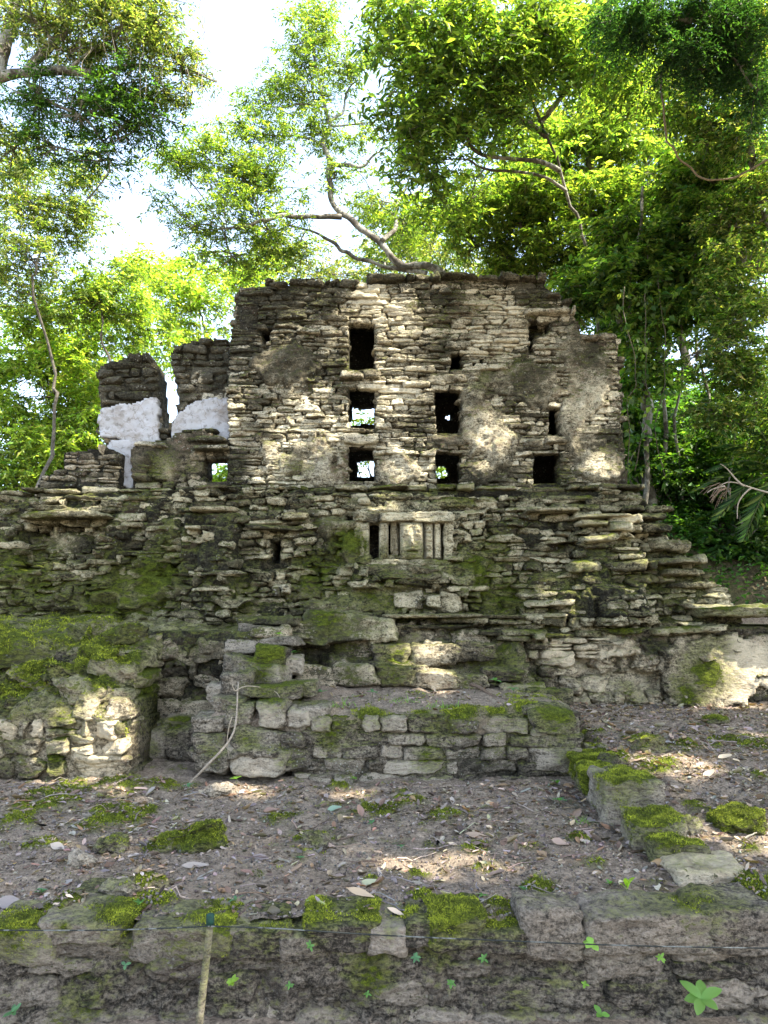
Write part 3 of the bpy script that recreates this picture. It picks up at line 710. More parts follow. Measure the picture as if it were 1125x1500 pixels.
# back and sides of the recess
nbk = [XZ([(525,752),(662,752),(662,832),(525,832)], YN+.45)]
core(A, nbk, .2, bias=0, amp=.03, origin=(0, YN+.45), seed=7)
nb(520,764,534,826,YN+.02,.4,1); nb(650,762,664,826,YN+.02,.4,2)
nb(518,748,556,763,YN-.03,.4,3); nb(556,750,610,763,YN-.06,.45,4); nb(606,749,664,764,YN-.05,.4,5)
nb(528,820,600,829,YN-.02,.42,6); nb(598,820,662,829,YN-.03,.42,7); nb(520,829,690,846,YN-.12,.5,8, res=(40,8,8)); nb(560,846,640,858,YN-.06,.4,9)
nf = build(A, 'niche_frame', M_FRIEZE, None, [wspot(522,790,YN,.16,1.),(P(660,835,YN),.2,.8),(P(640,828,YN),.15,.6),(P(560,840,YN),.2,.5)], [wspot(550,756,YN,.1,1.)], [wspot(570,755,YN,.3,.6),(P(610,850,YN),.3,.5)], mb=.05)
child(ruin, nf)
def carve(name, px0, py0, px1, py1, Y, d, relief, seed, moss=(), dark=()):
    """a standing carved block, its front worked in relief"""
    a = P(px0, py1, Y); b_ = P(px1, py0, Y); nx, nz = int((px1-px0)*2.2)+4, int((py1-py0)*2.2)+4
    X, Z = np.meshgrid(np.linspace(a[0], b_[0], nx), np.linspace(a[2], b_[2], nz), indexing='ij')
    U = (X-a[0])/(b_[0]-a[0]); Vv = (Z-a[2])/(b_[2]-a[2])
    ed = np.minimum(np.minimum(U, 1-U)*(b_[0]-a[0]), np.minimum(Vv, 1-Vv)*(b_[2]-a[2]))
    Yy = -relief(U, Vv)+.008*N3(X, seed, Z, 16, 4, .6)+.03*(1-sst(0, .02, ed))
    V = np.stack([X, Y+Yy, Z], -1).reshape(-1, 3); W_ = V.copy(); W_[:, 1] = Y+d; n = nx*nz
    F = [grid_faces(nx, nz), grid_faces(nx, nz, n)[:, ::-1]]
    vid = np.arange(n).reshape(nx, nz)
    for l in (vid[0], vid[-1][::-1], vid[:, 0][::-1], vid[:, -1]):
        F.append(np.stack([l[:-1], l[:-1]+n, l[1:]+n, l[1:]], -1))
    A = Acc(); A.add(np.concatenate([V, W_]), F, tone=.5)
    o = build(A, name, M_FRIEZE, None, moss, dark, [wspot((px0+px1)/2, (py0+py1)/2, Y, .2, .75)]); o.parent = nf
    rebase(o, np.array(ruin.location)); o.location = (0, 0, 0); return o
G = lambda U, V, u, v, ru, rv, p=2: np.exp(-(np.abs((U-u)/ru)**p+np.abs((V-v)/rv)**p))
def face(U, V):
    r = .035*G(U, V, .5, .45, .42, .48, 6)
    for s in (.24, .76): r = r+.05*G(U, V, s, .72, .17, .13, 4)-.022*G(U, V, s, .72, .055, .045, 4)
    for s in (.24, .76): r = r+.022*G(U, V, s, .885, .22, .04, 4)
    r = r+.055*G(U, V, .5, .52, .09, .20)+.03*G(U, V, .5, .42, .17, .06)
    r = r+.028*G(U, V, .52, .27, .24, .05, 4)-.055*G(U, V, .52, .215, .20, .025, 4)+.022*G(U, V, .52, .15, .18, .04, 4)
    r = r+.018*G(U, V, .12, .4, .08, .12)+.018*G(U, V, .88, .4, .08, .12)
    return r
def glyphs(U, V):
    r = 0*U
    for k, v in enumerate((.12, .34, .56, .80)): r = r+.045*G(U, V, .5, v, .42, .095, 4)-.02*G(U, V, .5+.1*(-1)**k, v, .16, .03, 2)
    return r
def lumps(U, V): return .05*N3(U, 3.3, V, 3.2, 4, .6)+.03*G(U, V, .5, .75, .4, .12, 4)
carve('carved_face', 586,765,620,819,YN+.0,.3,face,3,[wspot(604,812,YN,.14,.9)],[])
carve('glyph_column', 622,765,634,819,YN+.04,.3,glyphs,5)
carve('carved_pillar', 572,764,584,816,YN+.12,.3,lumps,7)
carve('carved_pillar', 555,764,569,818,YN+.03,.3,lambda U, V: .02*G(U,V,.5,.5,.4,.5,6)+.5*lumps(U*1.3+3, V),9,[wspot(561,812,YN,.12,.7)])
carve('plain_pillar', 636,763,646,819,YN+.06,.3,lambda U, V: .02*G(U,V,.5,.5,.42,.5,6),11)
carve('plain_pillar', 526,765,541,822,YN+.02,.3,lambda U, V: .3*lumps(U+5, V),13,[wspot(530,800,YN,.14,1.)])
for ks in ((636,881,20,15,7.85,.2),(403,866,10,14,8.0,.2),(418,862,12,14,8.0,.2),(598,880,44,26,8.0,.3),(660,882,34,28,8.0,.3)):
    A = Acc(); pstone(A, [ks], R(73+ks[0]), k=3.5); child(ruin, build(A, 'stone_knob', M_FRIEZE, None, (), (), [wspot(636,881,7.9,.1,.6),(P(598,880,8.),.2,.3),(P(660,880,8.),.2,.3)]))
# --- lower wall under the long ledge (right), rubble and plaster
YL = 7.95
A = Acc(); rng = R(81)
LR = [XZ([(690,930),(1200,915),(1200,1075),(690,1075)], YL)]
masonry(A, LR, rng, ch=(.17, .30), cw=(.16, .48), depth=.3, jit=.05, gap=.012, res=(16, 8, 14), k=5., rough=.32, origin=(0, YL), skip=.08, warp=.2, rot=.09, wob=.12, proj_p=.1)
masonry(A, [XZ([(770,936),(900,932),(900,960),(770,962)], YL)], rng, ch=(.05, .09), cw=(.1, .3), depth=.2, origin=(0, YL-.05), rough=.25)
core(A, LR, 1.0, bias=.07, amp=.10, origin=(0, YL), seed=23, freq=2.4, tone=.15)
child(ruin, build(A, 'lower_wall', M_RUBBLE, None, [wspot(*a) for a in ((930,1045,YL,.3,.7),(740,980,YL,.4,.4),(860,1030,YL,.3,.3),(1020,980,YL,.3,.6))],
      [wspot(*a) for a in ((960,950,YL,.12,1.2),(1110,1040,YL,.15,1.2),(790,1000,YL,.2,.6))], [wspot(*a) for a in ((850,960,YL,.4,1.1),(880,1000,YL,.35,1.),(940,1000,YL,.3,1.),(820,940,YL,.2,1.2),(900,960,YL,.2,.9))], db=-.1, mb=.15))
A = Acc()
q = ragged([(985,930),(1130,922),(1135,985),(1118,1000),(1095,1040),(1040,1046),(1000,1030),(985,985)], YL-.10, .10, 91, .2, .022)
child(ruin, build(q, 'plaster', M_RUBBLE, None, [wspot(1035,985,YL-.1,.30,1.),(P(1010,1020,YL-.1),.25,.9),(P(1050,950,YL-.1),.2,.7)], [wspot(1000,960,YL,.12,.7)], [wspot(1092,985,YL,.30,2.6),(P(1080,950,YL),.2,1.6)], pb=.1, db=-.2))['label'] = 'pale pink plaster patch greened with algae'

# --- rubble slope in the middle, stepping down to the platform
A = Acc(); rng = R(83)
MR = [XZ([(425,918),(700,920),(760,930),(790,1060),(425,1060)], 7.75)]
def myo(X, Z): return .9*(Z-1.35)
masonry(A, MR, rng, ch=(.10, .2), cw=(.12, .4), depth=.3, jit=.06, gap=.01, res=(20, 8, 14), k=6, rough=.28, yoff=myo, skip=.25, warp=.2, rot=.1, wob=.1)
core(A, MR, 1.2, bias=.02, amp=.13, yoff=myo, seed=25, freq=2.6, tone=.25)
for i in range(len(A.V)): A.V[i] = A.V[i]+np.array([0, 7.75, 0])
pstone(A, [(640,996,62,26,7.05,.35),(585,990,70,30,7.1,.4),(520,990,70,28,7.1,.4),(460,992,60,30,7.1,.4),(690,1000,50,20,7.1,.35),(700,955,60,26,7.5,.3),(640,960,70,36,7.5,.35),(570,960,50,34,7.55,.3),(740,990,60,20,7.2,.3),(770,1015,60,22,6.9,.3),(810,1022,70,22,6.7,.35)], rng, k=6.5, rough=.24, res=(26, 12, 14))
child(ruin, build(A, 'lower_wall', M_RUBBLE, None, [wspot(*a) for a in ((580,960,7.5,.2,.8),(580,985,7.1,.25,.6),(800,1000,7.0,.4,.7),(740,960,7.7,.35,.5),(500,930,7.6,.3,.4),(520,985,7.1,.2,.5),(690,1000,7.0,.2,.5))],
      [wspot(*a) for a in ((460,960,7.6,.35,.6),(500,1000,7.2,.4,.4),(560,930,7.6,.2,.5))], [wspot(*a) for a in ((620,960,7.4,.28,1.2),(640,998,7.0,.16,1.2),(620,930,7.6,.2,.9))], mb=.1))

# big block resting over the rubble
A = Acc(); pstone(A, [(500,918,130,44,7.55,.5),(560,925,40,34,7.6,.4),(450,926,60,40,7.5,.4),(480,895,60,24,7.9,.3)], R(84), k=4., rough=.3, res=(30, 16, 14))
child(ruin, build(A, 'fallen_block', M_FRIEZE, None, [wspot(480,905,7.5,.3,.8)], [wspot(480,930,7.5,.4,.7)], mb=.25))

# --- left: mossy sloping ledge, dark recess walls
def patch(acc, x0, x1, y0, y1, zf, r=.025, skirt=.5, edge=.06, seed=0):
    nx = int((x1-x0)/r)+2; ny = int((y1-y0)/r)+2
    X, Y = np.meshgrid(np.linspace(x0, x1, nx), np.linspace(y0, y1, ny), indexing='ij')
    Z = zf(X, Y); d = np.minimum(np.minimum(X-x0, x1-X), np.minimum(Y-y0, y1-Y))
    Z = Z-edge*(1-sst(0, edge*1.6, d))**2
    # ragged outline
    Xr = X+(.05*N3(Y, seed, Z*0, 3, 4))*(1-sst(0, .2, np.minimum(X-x0, x1-X)))
    Yr = Y+(.07*N3(X, seed+5, Z*0, 3, 4))*(1-sst(0, .2, Y-y0))
    V = np.stack([Xr, Yr, Z], -1).reshape(-1, 3); n = nx*ny; F = [grid_faces(nx, ny)]
    vid = np.arange(n).reshape(nx, ny)
    loop = np.concatenate([vid[:, 0], vid[-1, 1:], vid[::-1, -1][1:], vid[0, ::-1][1:]])
    W_ = V[loop].copy(); 
    W_[:, 2] -= skirt*(.8+.4*N3(W_[:, 0], W_[:, 1], W_[:, 2]*0, 4, 3)); W_[:, 1] += .06*(W_[:, 1] < y0+.1)
    m = len(loop); k = np.arange(m-1)
    F.append(np.stack([loop[k], n+k, n+k+1, loop[k+1]], -1))
    acc.add(np.concatenate([V, W_]), F)
A = Acc()
patch(A, -5.3, -2.78, 6.55, 8.2, lambda X, Y: 1.50+.13*(Y-6.55)+.05*N3(X, Y, 0*X, 1.8, 4)+.02*N3(X, Y, 0*X, 9, 4, .6), skirt=.16, edge=.1, seed=2)
child(ruin, build(A, 'mossy_ledge', M_FRIEZE, None, [(np.array([-3.7, 6.8, 1.5]), .7, .95), (np.array([-4.6, 6.8, 1.5]), .5, .6)], [(np.array([-3.3, 6.5, 1.35]), .3, .6)], (), mb=.50, fuzz=8000, fs=.020))
A = Acc()
patch(A, -2.9, -1.15, 7.0, 8.2, lambda X, Y: 1.47+.16*(Y-7)+.06*N3(X, Y, 0*X, 1.8, 4)+.025*N3(X, Y, 0*X, 9, 4, .6), skirt=.10, edge=.06, seed=3)
child(ruin, build(A, 'mossy_ledge', M_RUBBLE, None, [(np.array([-2.6, 7.3, 1.5]), .4, .6)], (), (), mb=.35))
A = Acc(); rng = R(85)
q1 = [XZ([(-120,930),(420,925),(430,1130),(-120,1130)], 7.05)]
masonry(A, q1, rng, ch=(.10, .2), cw=(.15, .5), depth=.3, jit=.06, origin=(0, 7.05), res=(14, 7, 10), rough=.3, skip=.2, k=4.5, warp=.2)
core(A, q1, .9, bias=.05, amp=.13, origin=(0, 7.05), seed=27)
child(ruin, build(A, 'recess_wall', M_RUBBLE, None, [wspot(290,950,7.,.2,.4)], [wspot(250,1020,7.,.5,.5),(P(60,975,7.),.5,.5)], [wspot(280,1040,7.,.15,.7)], mb=.1, db=.15))

# --- the masonry platform with its corner steps
plat = thing('stone_platform', 'low broad bench of rough stone blocks with an earth top, in front of the temple', 'stone bench', loc=(0.2, 6.0, .45))
A = Acc(); rng = R(86); YQ = 6.0
pp = [XZ([(425,1050),(852,1044),(856,1165),(425,1165)], YQ)]
masonry(A, pp, rng, ch=(.10, .15), cw=(.15, .34), depth=.3, jit=.035, gap=.008, origin=(0, YQ), res=(22, 10, 14), k=9., rough=.17, wob=.04, skip=.03, warp=.08, proj_p=.05)
core(A, pp, 1.0, bias=.026, amp=.045, origin=(0, YQ), r=.014, seed=29, freq=4., tone=.08)
pl_wall = build(A, 'front_wall', M_FRONT, None, [wspot(*a) for a in ((500,1048,YQ,.3,.7),(630,1110,YQ,.15,.9),(640,1050,YQ,.3,.6),(760,1050,YQ,.35,.6),(820,1100,YQ,.25,.6),(560,1050,YQ,.2,.6),(480,1075,YQ,.15,.9))], [wspot(700,1120,YQ,.4,.3)],
      [wspot(*a) for a in ((470,1055,YQ,.2,.7),(500,1120,YQ,.3,.5),(600,1130,YQ,.3,.4),(800,1080,YQ,.15,.5))], mb=.12)
child(plat, pl_wall)
A = Acc()
pstone(A, [(813,1060,66,40,5.93,.35),(820,1086,62,22,5.95,.3),(815,1112,72,34,5.95,.35),(790,1040,50,14,6.05,.4)], R(87), k=4.5, rough=.2, res=(26, 14, 14))
child(plat, build(A, 'corner_block', M_FRONT, None, [wspot(815,1050,5.95,.22,1.0),(P(830,1105,5.95),.15,.6)], (), [wspot(820,1086,5.95,.15,.5)], mb=.1))
A = Acc()
pstone(A, [(368,1092,72,44,5.9,.45),(372,1116,84,40,5.88,.45),(306,1062,50,24,5.98,.4),(300,1088,46,24,5.95,.4),(306,1116,58,40,5.93,.4),(420,1086,50,26,5.92,.4),(350,1050,40,36,5.95,.4),(396,1046,44,36,5.93,.4),(436,1052,34,30,5.95,.4),(460,1050,50,30,5.96,.4),(425,1112,60,34,5.93,.4),
           (335,1035,44,26,6.05,.45),(395,1014,90,18,6.1,.5),(345,1008,50,50,6.2,.5),(395,962,46,30,6.5,.45),(388,990,56,26,6.35,.45),(345,985,44,44,6.4,.5),(432,1010,60,20,6.3,.4),(355,948,50,20,6.9,.4),(405,940,60,14,6.9,.4),(420,975,40,26,6.7,.4),(375,925,60,16,7.2,.4),(320,1020,36,34,6.3,.4)], R(88), k=5., rough=.2, res=(26, 16, 16), warp=.12)
child(plat, build(A, 'corner_steps', M_FRONT, None, [wspot(*a) for a in ((395,952,6.5,.2,1.3),(388,982,6.35,.16,.9),(395,1006,6.1,.25,.8),(470,1076,5.9,.12,.9),(360,1085,5.9,.12,.7),(440,1005,6.3,.25,.7),(310,1100,5.9,.15,.5),(420,1110,5.9,.12,.6),(350,1025,6.,.2,.5))], [wspot(320,1110,5.9,.2,.4)],
      [wspot(*a) for a in ((385,1046,5.9,.2,.9),(345,1000,6.2,.15,.6),(450,1052,5.9,.15,.6),(370,1110,5.9,.18,.5))], mb=.05))
A = Acc()
def topz(X, Y): return .955+.075*(Y-6.0)+.03*N3(X, Y, 0*X+5, 1.6, 4)+.015*N3(X, Y, 0*X, 9, 4, .6)
xa, xb = P(300,1046,YQ)[0], P(846,1046,YQ)[0]
patch(A, xa, xb, 5.99, 7.9, topz, r=.02, skirt=.12, edge=.05, seed=6)
V, F, at, C = A.out()
at['moss'] = field(V, [(np.array([x, y, .97]), r, a) for x, y, r, a in ((-.1,6.03,.2,1.2),(.6,6.05,.22,1.25),(1.2,6.1,.25,1.3),(.9,6.03,.16,1.2),(.3,6.02,.14,1.1),(-.6,6.05,.2,1.),(1.3,6.6,.3,.9),(.3,6.8,.2,.7),(-.9,6.4,.3,.8))], .2)
eo = mesh_obj('earth_top', V, F, M_GROUND, None, True, at)
at['moss'] = at['moss']+.25*N3(V[:, 0], V[:, 1], V[:, 2], 9, 3); T = tufts(V, F[0], at['moss'], 9000, .013, thr=.72)
V2, F2, _, C2 = T.out(); mc = mesh_obj('moss', V2, F2, M_MOSSB, eo, False, None, C2); mc['kind'] = 'stuff'; child(plat, eo)
# bench in the recess
bench = thing('stone_ledge', 'short low stone sill in the dark recess between the buttress and the bench', 'stone sill', loc=(-1.9, 6.5, .5))
A = Acc(); pstone(A, [(222,1090,44,46,6.45,.5),(262,1090,46,44,6.45,.5),(300,1090,40,44,6.5,.5),(215,1064,36,14,6.6,.4),(255,1062,50,18,6.6,.4)], R(89), k=5, rough=.2)
child(bench, build(A, 'block', M_FRONT, None, [wspot(215,1100,6.4,.12,.8),(P(262,1062,6.6),.2,.9)], (), [wspot(215,1085,6.4,.1,.8)]))

# --- the mossy buttress at the left
but = thing('ruined_buttress', 'sloping moss-covered stub of a wall jutting forward at the left', 'buttress', loc=(-2.6, 6.0, .45))
A = Acc(); rng = R(90); XB = -2.06
bz0 = .42
def butz(X, Y):
    t = sst(5.9, 6.95, Y); 
    return .93+.06*sst(-2.9, -2.2, X)+(.58*t)*(.55+.45*sst(-3.3, -2.5, X))+.10*N3(X, Y, 0*X+2, 2.2, 4, .6)+.025*N3(X, Y, 0*X, 11, 4, .6)
fr = [XZ([(-160,1052),(60,1050),(118,1036),(186,1030),(190,1170),(-160,1170)], 5.9)]
masonry(A, fr, rng, ch=(.10, .17), cw=(.14, .36), depth=.3, jit=.04, origin=(0, 5.9), res=(20, 10, 14), k=7.5, rough=.18, warp=.14, rot=.06, wob=.08, gap=.014)
core(A, fr, .8, bias=.085, amp=.05, origin=(0, 5.9), seed=31, tone=.1)
sd = [[(0, .40), (1.15, .5), (1.15, 1.45), (.75, 1.42), (.35, 1.12), (0, .98)]]
masonry(A, sd, rng, ch=(.11, .18), cw=(.15, .4), depth=.25, jit=.03, frame=math.pi/2, origin=(XB, 5.92), res=(14, 8, 10), k=4.6, rough=.22)
core(A, sd, .8, bias=.05, amp=.05, frame=math.pi/2, origin=(XB, 5.92), seed=33, tone=.15)
child(but, build(A, 'facing', M_RUBBLE, None, [wspot(*a) for a in ((80,1110,5.9,.12,1.),(100,1060,5.9,.2,.7),(10,1100,5.9,.3,.3),(215,1010,6.6,.45,.9),(60,1140,5.9,.2,.3))], [wspot(40,1150,5.9,.3,.6),(P(215,1080,6.3),.3,.5)],
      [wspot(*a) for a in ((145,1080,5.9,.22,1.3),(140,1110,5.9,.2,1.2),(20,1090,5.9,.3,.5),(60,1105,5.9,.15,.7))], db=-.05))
A = Acc(); patch(A, -4.6, XB+.02, 5.86, 7.15, butz, r=.022, skirt=.14, edge=.06, seed=8)
rng = R(92); C = []; H = []
for _ in range(46):
    x = rng.uniform(-4.2, XB-.1); y = rng.uniform(5.95, 7.0); s = rng.uniform(.05, .15)
    C.append((x, y, float(butz(np.array(x), np.array(y)))+s*.05)); H.append((s*rng.uniform(1, 1.7), s, s*.6))
stones(A, C, H, rng, res=(14, 10, 8), k=3.8, rough=.35, rot=.2)
child(but, build(A, 'mossy_top', M_RUBBLE, None, [(np.array([x, y, z]), r, a) for x, y, z, r, a in ((-2.4,6.5,1.35,.42,1.0),(-2.9,6.4,1.2,.35,1.0),(-3.1,6.2,1.05,.25,.8),(-2.3,6.15,1.1,.25,.9),(-2.75,6.9,1.4,.4,1.),(-3.4,6.7,1.2,.3,.6))], (), (), mb=.42, fuzz=8000, fs=.016))

# --- retaining wall in the foreground with cap stones
ret = thing('retaining_wall', 'low dark grey retaining wall of worn blocks along the bottom edge of the slope', 'retaining wall', loc=(0, 3.4, 0))
A = Acc(); rng = R(93); YR = 3.42
rp = [[(-3.2, -.12), (3.2, -.12), (3.2, .325), (-3.2, .325)]]
def ryo(X, Z): return .10*(Z-.15)+.02*N3(X, 2, Z, 1.2, 2)
masonry(A, rp, rng, ch=(.105, .15), cw=(.16, .45), depth=.3, jit=.012, yoff=ryo, res=(34, 10, 18), k=6.5, rough=.22, gap=.003, warp=.09, rot=.03, wob=.03, proj_p=0, skip=.12)
core(A, rp, .35, yoff=ryo, bias=.006, amp=.034, r=.009, seed=35, freq=5, tone=.18)
for i in range(len(A.V)): A.V[i] = A.V[i]+np.array([0, YR, 0])
child(ret, build(A, 'facing', M_RET, None, [wspot(*a) for a in ((150,1440,YR,.1,.5),(540,1420,YR,.14,.8),(330,1450,YR,.1,.5),(120,1470,YR,.1,.5),(820,1440,YR,.1,.4),(640,1400,YR,.1,.5),(760,1470,YR,.08,.5),(200,1390,YR,.1,.6))], (), (), mb=.08, pb=.05))
caps = [(20,1388,100,50,.7),(115,1368,120,30,1.),(155,1340,130,24,.2),(262,1384,142,48,.75),(380,1384,90,40,.35),(500,1376,100,40,1.1),(618,1372,44,34,.8),(672,1370,84,40,1.6),(812,1376,88,66,.05),(960,1372,190,52,.5),(1092,1372,110,64,.4),(740,1384,66,34,.8),(440,1390,70,36,.5),(568,1380,56,40,.6),(328,1384,60,40,.3)]
for i, (px, py, wp, hp, mo) in enumerate(caps):
    A = Acc(); Yc = YR-.035 if i != 2 else 3.62
    pstone(A, [(px, py, wp*1.02, hp, Yc, .34)], R(300+i), k=8, rough=.2, res=(44, 26, 20), warp=.06, rot=.02)
    c = P(px, py, Yc)
    child(ret, build(A, 'cap_stone', M_RET, None, [(c+np.array([wp*.0030*np.sin(i*2.3), .06+.10*(i%2), hp*.0016]), wp*.0020+.02, mo*1.25), (c+np.array([-wp*.0024*np.sin(i*3.1+1), .16, hp*.0016]), wp*.0013+.02, mo*1.1), (c+np.array([wp*.0035*np.sin(i*1.3+2), -.02, hp*.0008]), .05, mo)], (), (), mb=.0, pb=.05 if mo < .3 else 0, fuzz=38000 if mo > .3 else 0, fs=.0075))

# --- kerb of separate stones between the two terraces
kerb = [ (872,1128,60,34,5.75,.35,1.,'mossy flat kerb stone at the far end of the row, by the bench corner'),
 (892,1150,58,34,5.35,.4,1.2,'second kerb stone from the bench corner, bright moss on its broken top'),
 (935,1182,88,66,4.85,.5,.55,'big square kerb block, dark sided with moss along its top edge'),
 (975,1238,84,56,4.35,.42,.6,'long cracked grey kerb block with a moss cushion at its back'),
 (1008,1272,78,52,4.12,.34,.5,'low kerb stone wedged between the cracked block and the bare rusty slab'),
 (912,1166,62,46,5.1,.34,.7,'small kerb stone just before the big square kerb block'),
 (1050,1306,104,54,3.86,.34,.05,'bare rusty-topped kerb slab nearest the retaining wall')]
for i, (px, py, wp, hp, Y, d, mo, lab) in enumerate(kerb):
    A = Acc(); pstone(A, [(px, py, wp, hp*1.12, Y, d*.92)], R(330+i), k=12., rough=.2, res=(40, 34, 24), warp=.07, yaw=-.06, rot=.03)
    c = P(px, py, Y)
    o = build(A, 'kerb_stone', M_RUBBLE if i == 6 else M_FRONT, None, [(c+np.array([-.06, .10, hp*.0026]), .22, mo*1.9), (c+np.array([.08, .24, hp*.0026]), .22, mo*1.9), (c+np.array([-.10, .0, hp*.0020]), .08, mo)], (), (), mb=.02, pb=.6 if mo < .3 else .35, fuzz=22000 if mo > .3 else 0, fs=.0095)
    rebase(o, (c[0], Y+d/2, c[2]-hp*.0022)); tag(o, lab, 'kerb stone', 'stones of the kerb between the terraces')

# ------------------------------------------------------------------ ground
MG = [(190,1190,.28),(280,1225,.22),(245,1240,.18),(140,1210,.12),(60,1180,.3),(90,1160,.3),(350,1220,.14),(500,1150,.16),(560,1190,.2),(640,1240,.10),(600,1170,.15),(700,1245,.12),(710,1275,.10),(770,1240,.12),(660,1195,.2),(590,1160,.1),
      (620,1285,.08),(610,1310,.08),(550,1290,.08),(790,1300,.12),(730,1320,.1),(60,1240,.15),(230,1290,.12),(180,1150,.25),(240,1150,.2),(400,1200,.15),(450,1230,.1),(30,1200,.2),(460,1330,.08),(850,1230,.1),(870,1260,.1),
      (960,1120,.2),(1080,1200,.2),(1100,1090,.35),(1060,1080,.25),(1110,1140,.2),(1000,1090,.2),(930,1085,.2),(1110,1300,.15),(1100,1240,.1),(900,1110,.15),(860,1080,.2),(1020,1180,.12),(930,1330,.12),(230,1320,.15),(70,1330,.2),(520,1345,.1),(330,1340,.15)]
mspots = [(ghit(a, b), r, 1.05) for a, b, r in MG]
nx, ny = 520, 360
X, Y = np.meshgrid(np.linspace(-4.2, 5.6, nx), np.linspace(3.5, 9.2, ny), indexing='ij')
X = X; Z = gzn(X, Y)
V = np.stack([X, Y, Z], -1).reshape(-1, 3)
mo = field(V, mspots, .18)+.22*N3(V[:, 0], V[:, 1], V[:, 2]*0, 2.3, 3)+.40*N3(V[:, 0], V[:, 1], V[:, 2]*0+7, 9., 4, .6)
Z2 = Z.ravel()+.026*sst(.65, 1.1, mo)*(1+.6*N3(V[:, 0], V[:, 1], 0*V[:, 2]+4, 9, 2)); V[:, 2] = Z2
GV = V.reshape(nx, ny, 3)
def gtop(x, y):
    fx = np.clip((np.asarray(x)+4.2)/9.8*(nx-1), 0, nx-1.001); fy = np.clip((np.asarray(y)-3.5)/5.7*(ny-1), 0, ny-1.001)
    return np.maximum(GV[fx.astype(int), fy.astype(int), 2], GV[fx.astype(int)+1, fy.astype(int)+1, 2])
o = mesh_obj('ground', V, grid_faces(nx, ny), M_GROUND, None, True, {'moss': mo}); tag(o, kind='structure')
T = tufts(V, grid_faces(nx, ny), mo, 13000, .010, thr=.76); V2, F2, _, C2 = T.out(); o = mesh_obj('moss', V2, F2, M_MOSSB, None, False, None, C2); tag(o, 'patches of short yellow-green moss growing over the dirt slope', 'moss', kind='stuff')
# wide terrain under and behind everything, reaching the horizon
gx = np.unique(np.r_[-400, -250, -150, -90, np.linspace(-60, 60, 241), 90, 150, 250, 400]); gy = np.unique(np.r_[-60, -30, 3.40, 3.43, np.linspace(3.46, 40, 150), 60, 90, 150, 250, 400])
X, Y = np.meshgrid(gx, gy, indexing='ij')
Z = gz(X, Y)+.10*N3(X, Y, 0*X, .4, 4)-.12
inn = (X > -4.3) & (X < 5.7) & (Y > 3.4) & (Y < 9.3)
Z = np.where(inn, Z-.12, Z); Z = np.where(Y < 3.45, 0*Z-.3, Z)
V = np.stack([X, Y, Z], -1).reshape(-1, 3)
o = mesh_obj('terrain', V, grid_faces(len(gx), len(gy)), M_TERRAIN, None, True, {'moss': .2+.5*N3(V[:, 0], V[:, 1], V[:, 2]*0, .5, 3)}); tag(o, kind='structure')
X, Y = np.meshgrid(np.linspace(-12, 12, 400), np.r_[-40, -20, -8, -3, np.linspace(0, 3.6, 130)], indexing='ij')
V = np.stack([X, Y, .0+.02*N3(X, Y, 0*X, 1.2, 4)+.008*N3(X, Y, 0*X, 14, 3)+.02*sst(3.0, 3.4, Y)], -1).reshape(-1, 3)
o = mesh_obj('path', V, grid_faces(400, 134), M_GROUND, None, True, {'moss': V[:, 0]*0+.05}); tag(o, kind='structure')

# rocks lying on the slope
rocks = [(292,1232,60,38,1.3,'bright mossy rock, larger of the two on the left slope'),(250,1236,46,30,1.2,'mossy rock touching the larger mossy rock on the left slope'),(115,1265,34,22,-.5,'bare grey angular rock at the left of the slope'),
 (172,1308,40,28,.5,'dark rounded rock above the cap stones at the left'),(318,1160,38,18,-.5,'smooth grey stone under the foot of the leaning branch'),(158,1242,44,24,.7,'dark green mossy stone left of the two mossy rocks'),(462,1232,34,20,.8,'low dark moss-edged stone in the middle of the slope'),
 (955,1092,40,30,1.0,'wedge-shaped mossy rock near the foot of the rubble wall'),(905,1122,40,28,.4,'dark rounded rock beside the far kerb stones'),(1052,1056,34,14,1.2,'small moss cushion stone near the foot of the plaster wall'),
 (1090,1205,70,34,1.5,'golden green moss cushion on a buried rock, right terrace'),(840,1335,60,22,-.3,'pale knobbly stone lying on the grey cap stone'),(1010,1212,44,30,.8,'dark mossy rock behind the cracked kerb block'),(878,1098,40,20,.9,'flat dark mossy rock between the bench corner and the wedge rock')]
for i, (px, py, wp, hp, mo, lab) in enumerate(rocks):
    c = ghit(px, py+hp*.4); s = c[1]/FPX; A = Acc()
    c[1] += wp*s*.35; c[2] = float(gzn(c[0], c[1]))
    stones(A, [(c[0], c[1], c[2]+hp*s*.18)], [(wp*s/2, wp*s*.42, hp*s*.55)], R(400+i), res=(26, 22, 16), k=3.2, rough=.26, warp=.12)
    o = build(A, 'mossy_rock' if mo > 0 else 'rock', M_FRONT, None, [(c+np.array([0, 0, hp*s*.4]), wp*s*.7, mo)], (), (), pb=.25 if mo < 0 else 0, fuzz=26000 if mo > .3 else 0, fs=.0085)
    rebase(o, c); tag(o, lab, 'rock')
